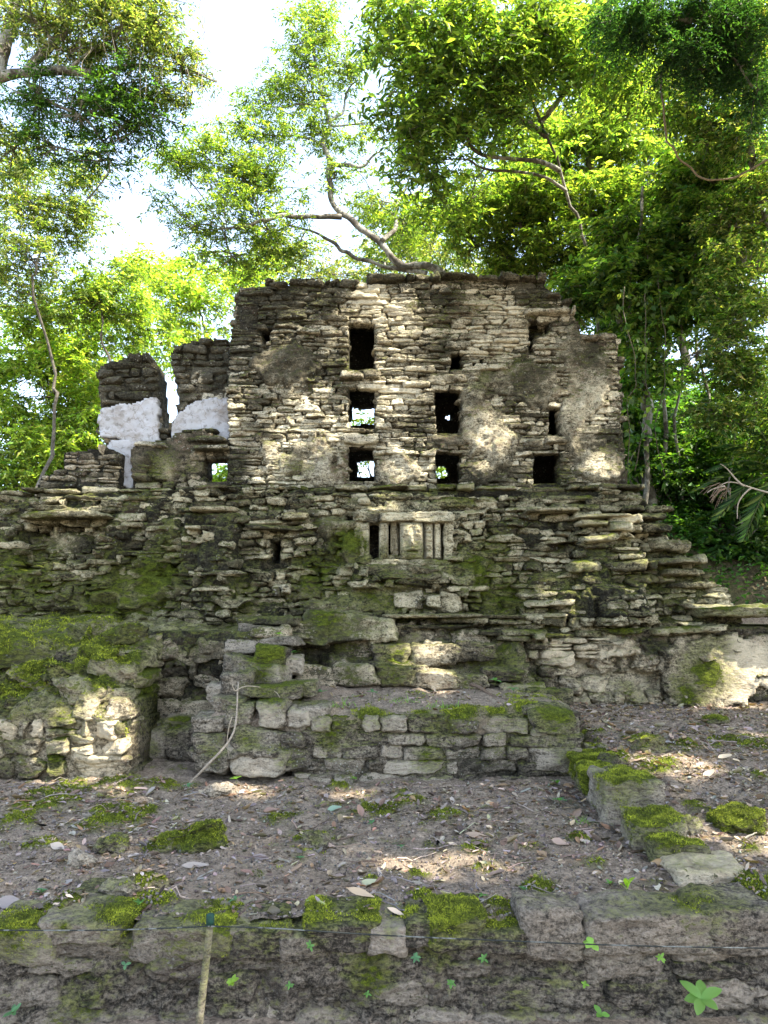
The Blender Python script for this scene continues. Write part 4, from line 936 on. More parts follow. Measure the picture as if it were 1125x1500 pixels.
# ------------------------------------------------------------------ trees and other greenery
def unit(v): return v/(np.linalg.norm(v, axis=-1, keepdims=True)+1e-9)
def leaves(acc, pos, dirv, nrm, L, Wd, cols, fold=.25, droop=.15):
    """pos base points, dirv direction of the blade, nrm its upward normal; four-sided pointed blades folded on the midrib"""
    n = len(pos); side = unit(np.cross(dirv, nrm)); L = np.broadcast_to(L, (n,))[:, None]; Wd = np.broadcast_to(Wd, (n,))[:, None]
    up = np.cross(side, dirv)
    mid = pos+dirv*L*.42
    V = np.stack([pos, mid+side*Wd*.5+up*Wd*fold, pos+dirv*L-up*L*droop, mid-side*Wd*.5+up*Wd*fold], 1).reshape(-1, 3)
    o = np.arange(n)[:, None]*4
    F = np.concatenate([o+np.array([0, 1, 2]), o+np.array([0, 2, 3])])
    acc.add(V, F, col=np.repeat(cols, 4, axis=0))
def palette(rng, n, cs, wts=None, var=.25):
    cs = np.array(cs); i = rng.choice(len(cs), n, p=wts); c = cs[i]*(1+rng.normal(0, var, (n, 1)))*(1+rng.normal(0, .06, (n, 3)))
    return np.clip(c, .004, .8)
GREEN = [(.085,.135,.040), (.13,.185,.050), (.050,.095,.032), (.21,.26,.075)]
BRIGHT = [(.16,.24,.050), (.24,.32,.065), (.11,.18,.045), (.32,.36,.10)]
DARK = [(.035,.085,.022), (.055,.12,.03), (.09,.16,.035), (.022,.055,.018)]
OLIVE = [(.13,.15,.06), (.20,.21,.09), (.08,.11,.04), (.30,.29,.14)]
def sprays(acc, C, rng, Ls=.35, k=5, m=6, ll=.06, lw=.022, cs=GREEN, hang=.25, outc=None, tips=True, drop=None, wts=None):
    """leafy twig ends: each spray is k drooping stems with m pairs of leaves"""
    N = len(C)
    if N == 0: return
    az = rng.uniform(0, 2*np.pi, (N, k)); el = rng.normal(-.05, .45, (N, k))
    D = np.stack([np.cos(az)*np.cos(el), np.sin(az)*np.cos(el), np.sin(el)], -1)
    L_ = Ls*rng.uniform(.5, 1.2, (N, k))
    t = (np.arange(m)+.6)/m
    pos = C[:, None, None, :]+D[:, :, None, :]*(L_[:, :, None]*t)[..., None]
    pos[..., 2] -= hang*L_[:, :, None]*t**2
    pos = np.repeat(pos[:, :, :, None, :], 2, 3)
    sd = np.stack([-np.sin(az), np.cos(az), az*0], -1)[:, :, None, None, :]*np.array([1, -1])[None, None, None, :, None]
    dv = sd+D[:, :, None, None, :]*.7+rng.normal(0, .35, pos.shape); dv[..., 2] -= .25
    nr = np.array([0, 0, 1.])+rng.normal(0, .45, pos.shape)
    pos = pos.reshape(-1, 3); dv = unit(dv.reshape(-1, 3)); nr = unit(nr.reshape(-1, 3))
    n = len(pos); sc = np.clip(rng.lognormal(-.05, .35, n), .35, 1.9)
    sprayt = np.repeat(rng.normal(1, .22, N), k*m*2)[:, None]
    cols = np.clip(palette(rng, n, cs, wts)*sprayt, .004, .8)
    keep = rng.random(n) < .9
    if drop is not None: keep &= drop(pos)
    leaves(acc, pos[keep], dv[keep], nr[keep], (ll*sc)[keep], (lw*sc)[keep], cols[keep])
def blob_pts(b, rng, shell=.35):
    px, py, Y, rx, ry, n = b[:6]
    c = P(px, py, Y); s = Y/FPX; dz = b[6] if len(b) > 6 else (rx+ry)/2*s
    n = int(n*1.5); d = unit(rng.normal(0, 1, (n, 3))); r = rng.random((n, 1))**.45*1.18
    p = c+d*r*np.array([rx*s, dz, ry*s]); f = 1.6/(max(rx, ry)*s)
    nz = N3(p[:, 0], p[:, 1], p[:, 2], f, 3); k = nz > np.quantile(nz, .34)     # clumps with gaps between them
    return c, p[k]
def tree(name, label, cat, trunk, limbs, blobs, seed, mat=M_LEAF, group=None, tw=.35, hangers=None, **kw):
    """trunk and limbs: lists of (px, py, Y) with radii; blobs: leafy masses carried by the nearest limb"""
    rng = np.random.default_rng(seed)
    W = Acc(); nodes = []
    for pts, r0, r1 in [trunk]+limbs:
        q = np.array([p if isinstance(p, np.ndarray) else P(*p) for p in pts]); q = smooth_path(q, 12+6*len(pts), .5 if name == 'forest_tree' else .12, seed)
        r = np.linspace(r0, r1, len(q)); tube(W, q, r, 9, lump=.25); nodes.append(np.c_[q, r])
    nd = np.concatenate(nodes)
    A = Acc()
    for b in blobs:
        c, pts = blob_pts(b, rng)
        d = np.linalg.norm(nd[:, :3]-c, axis=1)-.3*(nd[:, 2]-c[2] < 0); i = int(np.argmin(d))
        a = nd[i]; path = smooth_path(np.array([a[:3], (a[:3]+c)/2+rng.normal(0, .12, 3)*d[i]*.5, c]), 14, .10*max(d[i], .3), seed+b[0])
        rr = np.linspace(min(a[3]*.6, .012+.012*d[i]+.02), .012, 14); tube(W, path, rr, 6)
        pn = np.c_[path, rr]
        nt_ = int(len(pts)*tw)
        for p in pts[:nt_]:
            dd = np.linalg.norm(pn[:, :3]-p, axis=1); j = int(np.argmin(dd))
            q = smooth_path(np.array([pn[j, :3], (pn[j, :3]+p)/2+rng.normal(0, .08, 3)*dd[j], p]), 6, .05*dd[j], seed)
            tube(W, q, np.linspace(.010, .004, 6)*(1+dd[j]*.4), 4, cap=False)
        kk = dict(kw); 
        if len(b) > 7: kk.update(b[7])
        sprays(A, pts, rng, **kk)
    base = nodes[0][0, :3]
    t = thing(name, label, cat, group, loc=tuple(base))
    V, F, at, C = W.out(); child(t, mesh_obj('trunk', V, F, M_BARKD if name == 'forest_tree' else M_BARK, None, True))
    V, F, at, C = A.out(); child(t, mesh_obj('crown', V, F, mat, None, False, None, C))
    return t

# T1: the leaning tree behind the roof line
tree('leaning_tree', 'tall tree with a lichen-spotted trunk leaning left from behind the roof line, open green crown', 'tree',
     ([(690,640,13.),(662,470,13.),(640,405,13.),(600,385,13.),(560,352,13.),(515,325,13.),(492,288,13.),(478,240,13.),(468,210,13.),(478,180,13.),(470,150,13.),(462,90,13.),(455,40,13.)], .10, .02),
     [([(500,318,13.),(440,312,12.8),(395,322,12.6),(330,335,12.5)], .055, .02), ([(625,400,13.),(560,385,13.2),(515,370,13.2),(470,345,13.2),(410,328,13.2)], .055, .015),
      ([(482,240,13.),(510,238,12.8),(535,235,12.8),(555,222,12.8)], .05, .015), ([(478,180,13.),(500,150,13.2),(520,120,13.2)], .04, .012), ([(560,352,13.),(590,300,13.5),(600,250,13.8)], .05, .012)],
     [(450,60,13.,52,50,60),(470,25,13,40,40,30),(510,105,13.,45,30,40),(440,130,13,60,45,60),(390,150,13,40,35,30),(470,195,13,50,30,40),(370,190,12.8,60,32,50),(300,225,12.6,60,30,55),(345,250,12.7,60,30,50),(260,240,12.6,40,26,25),
      (400,260,12.8,60,40,50),(330,300,12.6,60,36,55),(400,340,13,60,34,50),(290,330,12.6,50,30,32),(340,375,13.2,70,26,45),(440,380,13.4,60,24,35),(530,180,13,24,40,12),(545,290,13.6,40,40,36),(590,330,13.8,40,46,45),(490,260,13,30,30,14),(570,390,14,60,24,30),(250,300,12.8,30,24,12)],
     501, Ls=.36, k=5, m=7, ll=.066, lw=.022, cs=GREEN+[(.22,.28,.06)])
# far pale trees filling behind
def filler(label, blobs, seed, cs, **kw):
    b0 = blobs[0]; base = P(b0[0], 700, b0[2]); base[2] = float(gz(base[0], base[1]))-.1
    top = P(b0[0], b0[1], b0[2])
    return tree('forest_tree', label, 'tree', ([base, (base+top)/2+np.array([.3, 0, 0]), top], .04, .02), [], blobs, seed, cs=cs, group='forest trees beyond the ruin', **kw)
filler('pale green sunlit tree filling the gap just above the two plastered piers', [(290,440,19,90,50,150),(230,400,20,50,40,50),(350,400,20,80,36,80),(250,500,18,50,50,70)], 511, BRIGHT, Ls=.5, k=5, m=6, ll=.10, lw=.045)
filler('bluish distant tree seen over the middle of the roof line', [(470,400,26,110,36,110),(600,380,26,80,50,90),(700,400,26,70,40,80),(400,370,27,60,30,40)], 512, OLIVE, Ls=.6, k=5, m=6, ll=.12, lw=.05)
filler('bright yellow-green bushy tree at the far left behind the low wall', [(70,640,17,110,80,330),(60,540,17,90,70,220),(150,600,17.5,60,70,130),(30,700,17,90,50,150),(130,500,18,50,60,90),(150,680,18,60,50,80)], 513, BRIGHT, Ls=.42, k=6, m=6, ll=.10, lw=.042)
filler('mid green tree with drooping light foliage left of the first pier', [(140,430,15,70,50,110),(60,460,16,60,36,60),(190,470,16,40,50,60),(200,400,17,40,30,30)], 514, GREEN+BRIGHT, Ls=.4, k=6, m=6, ll=.085, lw=.034)
filler('loose grey-green tree with dark twigs at the left edge', [(50,300,14,80,60,110),(110,320,14.5,50,50,60),(40,380,14,70,50,80),(120,260,14,40,40,40),(20,240,14,50,50,50),(30,430,15,50,40,40)], 515, OLIVE+GREEN, Ls=.34, k=6, m=6, ll=.065, lw=.028)
# T2: branch reaching in from the upper left
PX = [(.09,.12,.045), (.18,.20,.08), (.34,.34,.19), (.05,.075,.03)]
t2 = tree('overhanging_tree', 'grey-barked limb reaching in at the upper left with olive foliage and dead pale vines', 'tree',
     ([np.array([-9., 7.5, -.1]),np.array([-8.3, 8., 4.]),(-140,160,8.5),(0,112,8.5),(40,106,8.5),(85,103,8.5),(140,108,8.6)], .22, .05),
     [([(140,108,8.6),(200,98,8.7),(255,105,8.8),(290,112,8.8),(318,120,8.8)], .035, .010), ([(35,108,8.5),(80,70,8.5),(95,40,8.4),(70,-30,8.4)], .06, .03), ([(0,112,8.5),(15,60,8.6),(20,0,8.6),(10,-60,8.6)], .09, .05),
      ([(40,120,8.5),(80,150,8.6),(130,180,8.8),(160,230,8.9)], .03, .008), ([(100,105,8.5),(150,70,8.5),(190,40,8.5)], .03, .01)],
     [(60,30,8.4,80,45,90),(150,30,8.4,70,45,90),(220,50,8.6,60,50,75),(265,95,8.7,40,40,42),(100,75,8.6,60,30,40),(180,130,8.7,80,30,60,.4,{'cs': DARK}),(120,160,8.7,90,34,70,.5,{'cs': DARK}),(60,150,8.7,60,40,50,.5,{'cs': DARK}),(175,190,8.8,50,36,45,.5,{'cs': DARK}),(225,170,8.8,40,36,32,.4,{'cs': DARK}),(150,235,8.9,40,26,22,.4,{'cs': DARK}),(240,130,8.7,50,24,28),(20,220,8.8,40,50,36),(80,215,8.8,50,34,30,.4,{'cs': DARK}),(130,290,8.9,20,24,5),
      (180,-20,8.4,110,30,60),(60,-20,8.4,90,30,50)],
     521, Ls=.24, k=5, m=6, ll=.050, lw=.017, cs=PX+GREEN[:2], tw=.6)
# dead pale vines hanging from it
A = Acc(); rng = R(522)
for _ in range(95):
    x0 = rng.uniform(60, 300); y0 = rng.uniform(-10, 110); L = rng.uniform(15, 70)
    p = P(x0, y0, 8.3+rng.uniform(-.1, .4)); q = [p]
    for k in range(5): q.append(q[-1]+np.array([rng.normal(0, .02), rng.normal(0, .02), -L/5*.008]))
    tube(A, smooth_path(q, 8), rng.uniform(.002, .0045), 4, col=(.42,.36,.27), cap=False)
V, F, at, C = A.out(); child(t2, mesh_obj('dead_vines', V, F, M_TWIG, None, True, None, C))['kind'] = 'stuff'

# T5: large-leaved tree, upper middle to right
tree('broad_leaved_tree', 'large-leaved tree hanging long yellow-green leaves over the right of the ruin', 'tree',
     ([np.array([4.4, 12.5, 2.4]),(840,300,11.5),(800,200,11.),(760,100,10.5),(740,0,10.2)], .036, .018),
     [([(800,200,11.),(740,170,10.6),(690,100,10.4),(640,40,10.2),(600,20,10.)], .05, .012), ([(820,250,11.2),(720,230,10.8),(650,170,10.6),(610,140,10.5)], .04, .012), ([(790,180,11.),(850,120,10.5),(900,60,10.2)], .05, .015), ([(830,280,11.4),(760,260,11.2),(700,245,11),(640,235,11)], .03, .01)],
     [(590,30,10.,55,34,34),(650,60,10.1,60,50,56),(700,20,10.,60,40,44),(610,110,10.3,46,40,34),(680,120,10.3,60,46,60),(600,190,10.5,40,34,30),(650,190,10.6,50,36,40),(740,100,10.2,60,50,60),(720,180,10.8,60,40,46),(790,50,10.,60,40,50),(840,110,10.3,50,40,44),(640,250,11,50,30,28),(760,20,10.1,80,30,40),(820,20,10,70,30,40),(590,250,11,24,30,10),(700,60,10.6,90,60,40),(610,300,12,30,26,14),(680,300,12,60,30,40),(880,60,9.8,60,60,50),(940,120,9.8,50,60,44),(560,60,10,26,30,14),(565,150,10.2,28,50,16),(600,-10,10,60,30,30)],
     531, Ls=.48, k=3, m=5, ll=.115, lw=.036, cs=BRIGHT[:3]+GREEN+GREEN, hang=.5)
tree('fine_tree', 'tall airy tree of small pale green leaves rising behind the large-leaved one', 'tree',
     ([(1010,560,15.5),(980,420,15.5),(930,300,15.3),(860,200,15.),(800,80,15.),(780,-20,15.)], .10, .03), [([(930,300,15.3),(1000,200,15.2),(1040,100,15.)], .04, .012), ([(860,200,15.),(740,180,15.),(650,120,15.)], .04, .012), ([(930,300,15.3),(800,320,15.2),(700,330,15.)], .04, .012)],
     [(620,60,15,70,60,50),(700,140,15,90,70,90),(640,200,15,70,60,60),(790,40,15,100,60,100),(900,60,15,90,60,90),(1000,100,15.2,90,70,110),(1080,60,15,80,70,90),(960,200,15.2,90,60,110),(1060,220,15,90,70,110),(800,180,15,90,60,90),(720,270,15,90,50,80),(640,340,15,70,50,60),(1100,330,15,70,60,80),(560,330,15.4,50,40,26)],
     545, Ls=.42, k=6, m=6, ll=.085, lw=.034, cs=GREEN+OLIVE+BRIGHT[:2])
# T6: the wall of foliage at the right
tree('dense_tree', 'dense sunlit yellow-green tree behind the upper right of the roof line', 'tree',
     ([(900,560,13.5),(880,420,13.2),(850,330,13.),(860,220,12.8),(850,120,12.6)], .16, .04), [([(870,400,13.1),(780,340,12.9),(730,280,12.8)], .05, .015), ([(850,330,13.),(930,260,12.8),(980,200,12.8)], .05, .015)],
     [(800,240,12.8,70,50,130,1.),(880,210,12.8,70,60,150,1.),(760,300,12.8,70,46,120,.9),(850,310,12.9,80,50,150,1.),(930,280,12.9,60,60,120,1.),(700,330,13,60,40,70,.8),(820,370,13,70,36,110,.9),(910,150,12.8,60,46,80,.9),(740,370,13.2,60,30,70,.8),(960,360,13,60,60,110,.9),(880,380,13,60,46,90)],
     541, Ls=.34, k=6, m=6, ll=.085, lw=.036, cs=BRIGHT+GREEN)
tree('dark_tree', 'dark green tree standing against the right end of the upper wall', 'tree',
     ([np.array([4.1, 10.9, 2.2]),(945,640,10.9),(940,520,10.9),(900,440,10.8),(870,380,10.8)], .11, .03), [([(940,520,10.9),(990,450,10.7),(1040,400,10.6)], .04, .01),([(945,600,10.9),(935,500,11.2),(960,380,11.2)], .06, .03)],
     [(870,420,10.8,60,36,70,.6),(840,450,10.9,36,24,24,.4),(930,430,10.8,70,50,90,.6),(960,380,10.9,60,50,80),(910,350,11.,60,40,60),(1000,440,10.6,60,60,90,.6),(950,520,10.6,36,60,50,.5),(1060,400,10.4,60,60,90,.6),(1100,330,10.3,60,60,90,.6),(1020,330,10.6,60,50,80),(1060,250,10.6,60,50,80),(990,270,11,50,50,60)],
     542, Ls=.30, k=5, m=6, ll=.095, lw=.040, cs=DARK[:3]+GREEN+BRIGHT[:1])
tree('edge_tree', 'dark spreading tree filling the right edge with pale bare twigs across it', 'tree',
     ([np.array([6.3, 9.6, 2.2]),(1160,640,9.6),(1150,500,9.5),(1130,380,9.4),(1100,240,9.4),(1090,120,9.4)], .13, .04), [([(1140,450,9.5),(1070,480,9.4),(1010,520,9.4)], .04, .01), ([(1150,560,9.5),(1080,590,9.4),(1020,600,9.4)], .03, .01)],
     [(1100,180,9.4,60,60,80),(1090,460,9.4,60,50,80),(1040,520,9.4,50,40,50),(1100,560,9.4,50,50,80),(1060,600,9.3,50,30,40),(1110,100,9.4,50,50,60),(1120,280,9.4,50,60,60),(1130,640,9.4,50,50,70),(1040,200,9.8,50,50,60),(1100,30,9.6,60,50,70),(1000,140,9.8,50,50,60),(1090,390,9.4,60,50,70),(1060,330,9.6,50,40,44)],
     543, Ls=.26, k=6, m=6, ll=.06, lw=.024, cs=DARK[:3]+GREEN+OLIVE+BRIGHT[:1])
tree('fine_leaved_tree', 'feathery dark bluish-green crown hanging in the top right corner', 'tree',
     ([np.array([5.5, 4.5, .5]),np.array([5.3, 5.2, 4.]),(1180,-60,8.),(1080,20,8.),(1000,30,8.)], .16, .03), [([(1080,20,8.),(1010,80,8.2),(960,120,8.2)], .03, .008)],
     [(960,20,8.,60,40,70),(1030,20,8.,60,46,80),(1090,40,8.,50,50,70),(1000,80,8.1,50,40,44),(900,30,8.3,50,36,44),(1060,100,8.2,50,30,36),(1110,130,8.,30,50,30)],
     544, Ls=.28, k=7, m=9, ll=.045, lw=.013, cs=[(.02,.055,.03), (.03,.075,.03), (.045,.10,.03)], hang=.9)
# undergrowth in the gap at the right
def bush(name, label, cat, px, py, Y, blobs, seed, stems=6, group=None, **kw):
    rng = R(seed); base = P(px, py, Y); base[2] = float(gzn(base[0], base[1]))
    W = Acc(); A = Acc()
    for b in blobs:
        c, pts = blob_pts(b, rng)
        for k in range(stems):
            p = pts[rng.integers(len(pts))]; bb = base+np.array([(c[0]-base[0])*.6+rng.normal(0, .25), rng.normal(0, .2), 0]); bb[2] = float(gz(bb[0], bb[1]))-.05
            tube(W, smooth_path(np.array([bb, (bb+p)/2+rng.normal(0, .1, 3), p]), 10, .1, seed+k), np.linspace(.022, .006, 10), 5)
        sprays(A, pts, rng, **kw)
    t = thing(name, label, cat, group, loc=tuple(base))
    V, F, at, C = W.out(); child(t, mesh_obj('stems', V, F, M_BARK, None, True))
    V, F, at, C = A.out(); child(t, mesh_obj('foliage', V, F, M_LEAF, None, False, None, C)); return t
bush('shrub', 'dark understorey shrub thick with thin stems right of the stepped ledges', 'shrub', 1010, 790, 11.2, [(980,700,11.2,50,60,90,.6),(1040,720,11.2,60,60,110,.7),(1000,640,11.4,40,40,40,.5),(940,660,11.,30,60,40,.4),(1080,760,11,50,40,60),(1010,790,10.6,40,26,50,.4),(1070,800,10.2,50,24,60,.4)], 551, 9, Ls=.3, k=5, m=5, ll=.10, lw=.04, cs=DARK)
bush('shrub', 'dark shrub at the right edge above the leafy bank', 'shrub', 1110, 790, 10.4, [(1110,720,10.4,50,60,90,.6),(1080,640,10.6,50,50,60,.6),(1120,780,10.2,40,30,50,.5)], 552, 8, Ls=.3, k=5, m=5, ll=.10, lw=.04, cs=DARK+GREEN[:1])
bush('shrub', 'far shrub in deep shade behind the thin stems at the right', 'shrub', 1030, 740, 14.5, [(960,620,14.5,60,80,130,1.),(1050,640,14.5,70,90,160,1.),(1130,640,14.5,60,100,140,1.),(1000,740,14.2,80,50,120,1.),(1100,760,14.,80,50,120,1.)], 553, 8, Ls=.4, k=5, m=5, ll=.13, lw=.055, cs=DARK)
bush('shrub', 'shrub hidden in shade right behind the end of the upper wall', 'shrub', 925, 700, 12.2, [(925,600,12.2,50,70,110,.8),(930,700,12.2,40,60,80,.8),(915,500,12.4,40,50,60,.8)], 554, 7, Ls=.35, k=5, m=5, ll=.12, lw=.05, cs=DARK)
bush('shrub', 'sunlit shrub glimpsed through the window openings from behind the ruin', 'shrub', 560, 700, 12.5, [(560,620,12.5,90,40,14,.5),(530,660,12.3,60,40,14,.5),(650,690,12.3,60,26,40,.4),(320,700,12.3,40,20,20,.3)], 555, 4, Ls=.35, k=5, m=5, ll=.09, lw=.04, cs=BRIGHT)
# thin trunks and hanging vines beside the upper wall
for i, (x0, x1, Y, r, lab) in enumerate(((935,948,10.6,.035,'slim dark vine-wrapped trunk just right of the upper wall'),(972,962,11.,.03,'slim straight trunk second from the upper wall'),(992,1000,10.8,.02,'leaning pole-thin trunk right of the straight trunk'),(1030,1022,11.6,.025,'thin trunk amid the dark shrubs at the right'))):
    A = Acc(); a = P(x0, 450, Y); b_ = P(x1, 770, Y); b_[2] = float(gz(b_[0], b_[1]))-.1
    tube(A, smooth_path([b_, (a+b_)/2+np.array([.06, 0, 0]), a, a+np.array([.2, .1, 2.])], 24, .15, i), np.linspace(r*1.2, r*.6, 24), 8, lump=.3); V, F, at, C = A.out()
    o = mesh_obj('thin_trunk', V, F, M_BARK); rebase(o, b_); tag(o, lab, 'sapling')
def vine(pts, label, seed, n=60, ll=.10, lw=.075, cs=GREEN+DARK[:2], r=.006, col=(.16,.13,.09)):
    rng = R(seed); W = Acc(); A = Acc(); q = smooth_path([P(*p) for p in pts], 50, .12, seed); tube(W, q, r, 6, col=col)
    i = rng.integers(0, 50, n); pos = q[i]+rng.normal(0, .05, (n, 3)); dv = unit(np.c_[rng.normal(0, .6, (n, 2)), -rng.uniform(.3, 1.4, n)]); nr = unit(np.c_[rng.normal(0, .5, n), -rng.uniform(.4, 1.5, n), rng.normal(.3, .5, n)])
    t = thing('hanging_vine', label, 'vine', loc=tuple(q[0])); V, F, at, C = W.out(); child(t, mesh_obj('vine_stem', V, F, M_TWIG, None, True, None, C))
    if n:
        sc = rng.uniform(.5, 1.2, n); leaves(A, pos, dv, nr, ll*sc, lw*sc, palette(rng, n, cs)); V, F, at, C = A.out(); child(t, mesh_obj('leaves', V, F, M_LEAF, None, False, None, C))
    return t
vine([(915,420,9.8),(920,500,9.7),(918,580,9.7),(925,660,9.7),(918,705,9.7)], 'leafy vine hanging closest to the end of the upper wall', 561, 70)
vine([(945,430,10.),(938,520,9.9),(942,600,9.9),(930,690,9.9)], 'vine with broad heart-shaped leaves, second from the upper wall', 562, 60)
vine([(965,400,10.1),(970,500,10.),(960,600,10.),(975,700,10.)], 'thin vine with few leaves hanging over the slim trunks', 563, 34)
vine([(955,-20,8.4),(962,60,8.4),(967,167,8.4),(972,220,8.4),(1000,250,8.5),(1020,268,8.5),(1055,272,8.5),(1090,255,8.5),(1140,225,8.5)], 'bare brown liana looping down across the upper right foliage', 564, 0, r=.012, col=(.25,.19,.12))
# pale dead branch and palm fronds at the right
A = Acc(); rng = R(571)
m0 = P(1125,722,8.8)
for pts in ([(1128,722),(1090,712),(1062,712),(1045,725)], [(1090,712),(1070,690),(1055,680)], [(1100,715),(1085,735),(1080,760)], [(1062,712),(1048,716),(1036,722)]):
    tube(A, smooth_path([P(a, b, 8.8) for a, b in pts], 14, .05, 3), np.linspace(.013, .004, 14), 6, col=(.42,.35,.26))
for k in range(16):
    a = P(1062+rng.normal(0, 6), 714+rng.normal(0, 3), 8.8); b_ = a+np.array([-.16+rng.normal(0, .08), rng.normal(0, .04), -.16+rng.normal(0, .05)])
    tube(A, smooth_path([a, (a+b_)/2+np.array([0, 0, .03]), b_], 6), np.linspace(.004, .002, 6), 4, col=(.30,.21,.14), cap=False)
V, F, at, C = A.out(); o = mesh_obj('dead_branch', V, F, M_TWIG, None, True, None, C); rebase(o, m0); tag(o, 'pale dead branch with a frayed brown end hanging at the right edge', 'branch')
def frond(acc, p0, p1, n, ll, lw, cs, rng):
    q = smooth_path([p0, (p0+p1)/2+np.array([0, 0, .12*np.linalg.norm(p1-p0)]), p1], n); T = unit(np.gradient(q, axis=0)); s = unit(np.cross(T, [0, 0, 1.]))
    for sg in (1, -1):
        e = np.sin(np.linspace(.25, 2.9, n)); dv = unit(s*sg+T*.8+np.c_[np.zeros((n, 2)), -.35+0*e]+rng.normal(0, .06, (n, 3)))
        leaves(acc, q, dv, unit(np.cross(T, s*1.)+rng.normal(0, .1, (n, 3))+np.array([0, 0, .4])), ll*e, lw+0*e, palette(rng, n, cs), fold=.1, droop=.3)
    return q
t = thing('palm', 'small palm with narrow arching fronds at the right edge in front of the dark shrubs', 'palm', loc=tuple(P(1150,760,9.2)))
A = Acc(); W = Acc(); rng = R(575); c0 = P(1150,690,9.2)
for (px, py, Y) in ((1050,650,9.),(1040,690,8.9),(1080,600,9.1),(1050,760,9.),(1100,560,9.3),(1190,600,9.2),(1090,790,8.9),(1015,720,9.3)):
    q = frond(A, c0, P(px, py, Y), 26, .30, .022, GREEN+DARK, rng); tube(W, q, np.linspace(.010, .003, 26), 5, col=(.10,.12,.04))
tube(W, smooth_path([np.array([c0[0], c0[1], 2.0]), c0], 8), .04, 8, col=(.12,.10,.07))
V, F, at, C = W.out(); child(t, mesh_obj('stems', V, F, M_TWIG, None, True, None, C)); V, F, at, C = A.out(); child(t, mesh_obj('fronds', V, F, M_LEAF, None, False, None, C))
# leafy ground cover on the bank
rng = R(577); n = 11000
x = rng.uniform(3.3, 9.5, n); y = rng.uniform(9.2, 12.5, n); z = gz(x, y)-.02+rng.uniform(.02, .22, n); keep = rng.random(n) < sst(-.3, .2, N3(x, y, 0*x, 1.3, 3)+.45)
A = Acc(); pos = np.stack([x, y, z], -1)[keep]; n = len(pos); leaves(A, pos, unit(rng.normal(0, 1, (n, 3))*np.array([1, 1, .3])), unit(np.array([0, -.5, 1.])+rng.normal(0, .35, (n, 3))), rng.uniform(.05, .12, n), rng.uniform(.035, .07, n), palette(rng, n, [(.05,.13,.025), (.08,.18,.03), (.03,.08,.02)]))
V, F, at, C = A.out(); o = mesh_obj('ground_cover', V, F, M_LEAF, None, False, None, C); tag(o, 'low leafy green plants covering the bank behind the right end of the ledges', 'ground cover', kind='stuff')

# --- unseen trees added out of view so their crowns throw the dappled shade
SV = np.array(SUN)
SPOTS = [(P(a, b, Y), r) for a, b, Y, r in ((140,1075,5.9,.20),(148,1105,5.9,.18),(60,1105,5.9,.08),(620,960,7.4,.24),(640,1000,7.,.12),(925,790,8.05,.16),(935,830,8.,.12),(1080,975,7.85,.20),(1095,1010,7.85,.12),(1050,872,8.,.16),(845,850,8.,.12),(810,840,8.1,.12),(840,892,7.9,.1),(85,790,8.2,.16),(560,740,8.3,.12),(408,800,8.3,.1),(120,712,8.4,.2),(590,790,8.2,.12),
   (560,440,9,.30),(600,420,9,.22),(575,470,9,.2),(700,470,9,.26),(740,440,9,.28),(790,480,9,.22),(740,500,9,.2),(570,575,9,.20),(600,600,9,.14),(860,580,9,.26),(870,540,9,.22),(890,690,9,.24),(590,690,9,.16),(720,640,9,.20),(715,600,9,.14),(430,610,9,.16),(480,640,9,.16),(395,690,9,.13),(800,640,9,.14),(640,520,9,.14),(880,505,9,.16),(520,440,9,.14),(620,680,9,.1),(850,640,9,.12),(340,600,9,.1),(680,430,9,.2),(430,470,9,.12))]
SPOTS += [(ghit(a, b), r) for a, b, r in ((645,1270,.16),(600,1262,.1),(985,1120,.24),(950,1108,.15),(510,1163,.12),(350,1160,.16),(1090,1225,.22),(1100,1080,.12),(160,1160,.08),(700,1275,.06))]
# cuts gaps in the added crowns where sun patches should fall
def keep_leaf(p):
    k = np.ones(len(p), bool)
    for c, r in SPOTS:
        d = p-c; t_ = d@SV; q = d-t_[:, None]*SV
        k &= ~(((q**2).sum(1) < (r*1.2+.09)**2) & (t_ > .3))
    u, v, d = proj(p)
    k &= ~((d > .5) & (u > -60) & (u < 1185) & (v > -60) & (v < 1560))
    return k
rng = R(601); pts = []
for (x0, x1, y0, y1, z0, n, hl, hh) in ((-5.5, 5.5, 3.0, 8.6, .6, 1650, 6.5, 11.5), (-5.5, 5.5, 7.8, 9.6, 2.0, 480, 6.5, 10.5), (-4.5, 4.0, 8.8, 9.6, 4.2, 260, 4.5, 8.5)):
    g = np.stack([rng.uniform(x0, x1, n), rng.uniform(y0, y1, n), np.full(n, z0)], -1); h = rng.uniform(hl, hh, n); pts.append(g+SV*h[:, None]/SV[2])
pts = np.concatenate(pts); u, v, d = proj(pts)
pts = pts[~((d > .5) & (u > -120) & (u < 1245) & (v > -150))]
ctrs = [np.array([3.5, .2, 8.5]), np.array([8., 2.5, 9.5]), np.array([7.5, 6.5, 12.])]
own = np.argmin(np.stack([np.linalg.norm(pts-c, axis=1) for c in ctrs]), 0)
labs = ['overhanging canopy tree standing behind the photographer on the right', 'tall canopy tree standing right of the terrace outside the picture', 'tallest canopy tree standing right of the ruin outside the picture']
bases = [np.array([4.5, -2.5, 0.]), np.array([9., 2., .0]), np.array([9.5, 7.5, .4])]
